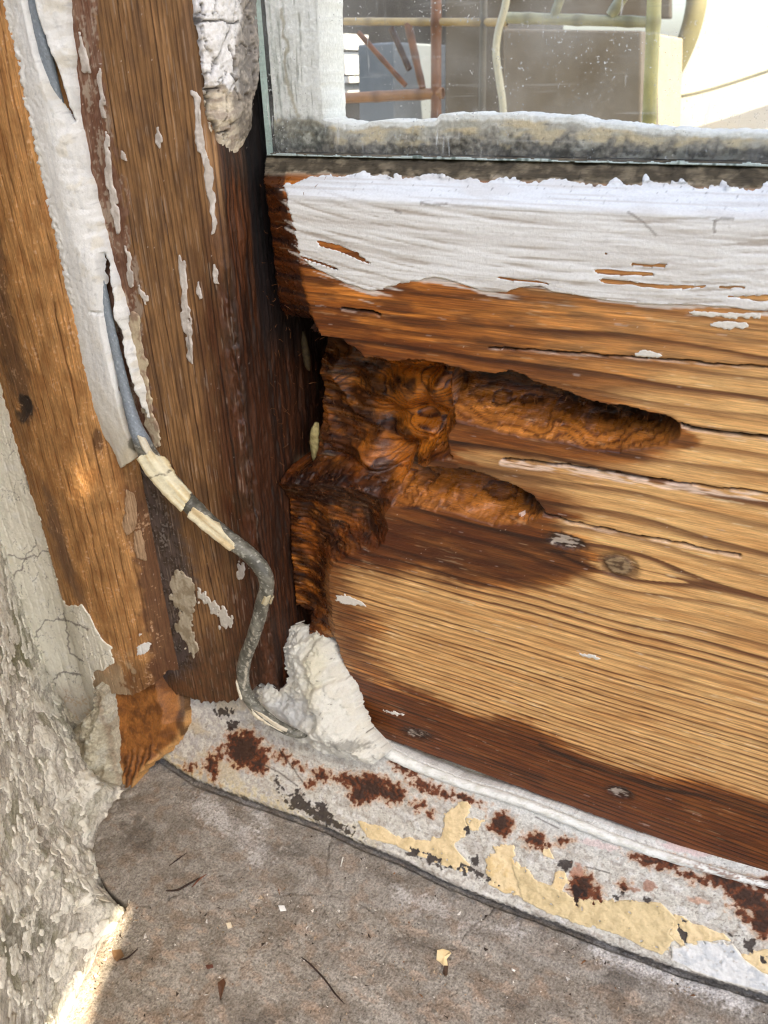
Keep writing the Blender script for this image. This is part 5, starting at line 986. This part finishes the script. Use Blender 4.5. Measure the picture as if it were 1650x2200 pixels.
hut = empty("white_shed", tuple(at(718, 190, 0.80)), "slats standing in for a far white building, seen small behind the pane beside the white putty", "shed")  # far white building, stood in for by slats close behind the pane
for q in ([(690, 70), (742, 72), (742, 106), (690, 106)], [(690, 112), (738, 112), (738, 160), (690, 160)], [(690, 166), (744, 164), (744, 178), (690, 180)], [(690, 184), (738, 182), (738, 200), (690, 202)]):
    V = [at(x, y, 0.80) for x, y in q]; V = np.array(V + [v + np.array([0, 0.06, 0]) for v in V])
    mesh_obj("slat", V, np.array([(0, 1, 2, 3), (7, 6, 5, 4), (0, 4, 5, 1), (1, 5, 6, 2), (2, 6, 7, 3), (3, 7, 4, 0)]), M_white, hut, smooth=False)
# white sheet with a thick curved hem
P0 = []
rim = [(1520, -160), (1503, -60), (1494, 20), (1478, 80), (1452, 140), (1424, 190), (1404, 240), (1396, 330), (1400, 620)]
wp = empty("white_sheet", tuple(at(1500, 300, 1.00)), "big white sunlit sheet with a curved grey hem at the right of the pane", "sheet")
V = np.array([at(x, y, 1.00) for x, y in rim] + [at(x, y, 1.00) for x, y in ((2300, 620), (2300, -160))]); k = len(V)
bmv = np.concatenate([V, V + np.array([0, 0.01, 0])])
me = bpy.data.meshes.new("cloth"); me.from_pydata([tuple(v) for v in bmv], [], [list(range(k)), list(range(2 * k - 1, k - 1, -1))] + [[i, i + k, (i + 1) % k + k, (i + 1) % k] for i in range(k)]); me.materials.append(M_white)
link(bpy.data.objects.new("cloth", me), wp)
Pq, Nq, TH, SL, _ = tube([at(x, y, 0.985) for x, y in rim], [29 * s_] * len(rim), n=14, seg=8)
sheet("hem", Pq, Nq, M_bamboo, wp, Paint(TH.shape, S(120, 116, 84), 0.6), skirt=0.0005)
Pq, Nq, TH, SL, _ = tube([at(x, y, 0.985) for x, y in ((1402, 214), (1500, 196), (1600, 166), (1700, 132), (1850, 80))], [9 * s_] * 5, n=14, seg=8)
sheet("shadow_line", Pq, Nq, M_bamboo, wp, Paint(TH.shape, S(196, 196, 176), 0.6), skirt=0.0005)  # tube standing in for a soft grey shadow line across the sheet

# ================================================================== surroundings: ground, plus an unseen sheet and hedge added to shape the light
M_ground = material("dry garden ground", base=S(96, 92, 76), rough=0.9, noise=(4, 0.25), bump=0.4, bscale=30)
g = mesh_obj("ground", np.array([(-60, -60, -0.95), (60, -60, -0.95), (60, 60, -0.95), (-60, 60, -0.95)]), np.array([(0, 1, 2, 3)]), M_ground); tag(g, kind="structure")
HA = 0.90
def shadow_of(p): return p + SUN * ((HA - p[2]) / SUN[2])
STREAK = [(266, 1946), (278, 1960), (240, 2055), (204, 2140), (180, 2230), (104, 2230), (152, 2140), (206, 2060)]
hx = np.array([shadow_of(sill_pt(*p))[:2] for p in STREAK]) * MM
spot = np.array([shadow_of(on_plane(np.array(a_), np.array(b_), (0, 1, 0), (0, -0.0225, 0)))[:2] for a_, b_ in ((150., 1020.), (172., 1000.), (200., 1012.), (204., 1040.), (184., 1072.), (158., 1060.))]) * MM
def ring_sheet(name, outer, holes, z, th, mat):
    """a thin flat sheet with cut holes, triangulated by Blender"""
    from mathutils.geometry import tessellate_polygon, delaunay_2d_cdt
    loops = [outer] + holes; vs, es = [], []
    for lp in loops:
        b = len(vs); vs += [Vector((float(p[0]), float(p[1]))) for p in lp]; es += [(b + i, b + (i + 1) % len(lp)) for i in range(len(lp))]
    r = delaunay_2d_cdt(vs, es, [], 0, 1e-7)
    V2 = np.array([tuple(v) for v in r[0]]); tri = np.array([t for t in r[2] if len(t) == 3])
    cen = V2[tri].mean(1); k = np.ones(len(tri), bool)
    for h_ in holes: k &= poly(cen[:, 0] * 1e3, cen[:, 1] * 1e3, np.asarray(h_) * 1e3, 5) <= 0
    tri = tri[k]; n = len(V2)
    V = np.concatenate([np.c_[V2, np.full(n, z)], np.c_[V2, np.full(n, z + th)]])
    Fs = np.concatenate([tri[:, ::-1], tri + n])
    return mesh_obj(name, V, Fs, mat, smooth=False)
M_blocker = material("unseen sun blocker sheet", base=S(150, 140, 120), rough=0.9, noise=(30, 0.1), bump=0.2, bscale=800)
blocker = ring_sheet("sun_blocker", [(-0.30, -0.41), (1.5, -0.41), (1.5, 0.62), (-0.30, 0.62)], [hx / MM, spot / MM], HA, 0.0008, M_blocker)  # unseen sheet added to block the sun, holes cut for streak and spot
tag(blocker, "unseen beige sheet added above the window, with holes shaping the sunlight", "sun_blocker")
# unseen hedge added to cut low front light, also reflected in the pane
rs = np.random.RandomState(5); nH = 20000
c = np.c_[rs.uniform(-4.5, 4.5, nH), rs.uniform(-3.3, -2.6, nH), rs.uniform(-0.95, 1.25, nH)]
c[:, 2] += 0.12 * np.sin(c[:, 0] * 2.1) + 0.08 * np.sin(c[:, 0] * 5.3)
d1 = rs.normal(size=(nH, 3)); d1 /= np.linalg.norm(d1, axis=1)[:, None]; d2 = np.cross(d1, rs.normal(size=(nH, 3))); d2 /= np.linalg.norm(d2, axis=1)[:, None]
sz = rs.uniform(0.05, 0.10, nH)[:, None]
V = np.stack([c - d1 * sz, c + d2 * sz * 0.45, c + d1 * sz, c - d2 * sz * 0.45], 1).reshape(-1, 3)
M_added_leaf = material("added hedge leaf", base=S(62, 78, 44), rough=0.5, noise=(3, 0.35), bump=0.05, bscale=60)
tag(mesh_obj("light_block_hedge", V, np.arange(nH * 4).reshape(-1, 4), M_added_leaf, smooth=False), "unseen green hedge added to block low front light", kind="stuff")
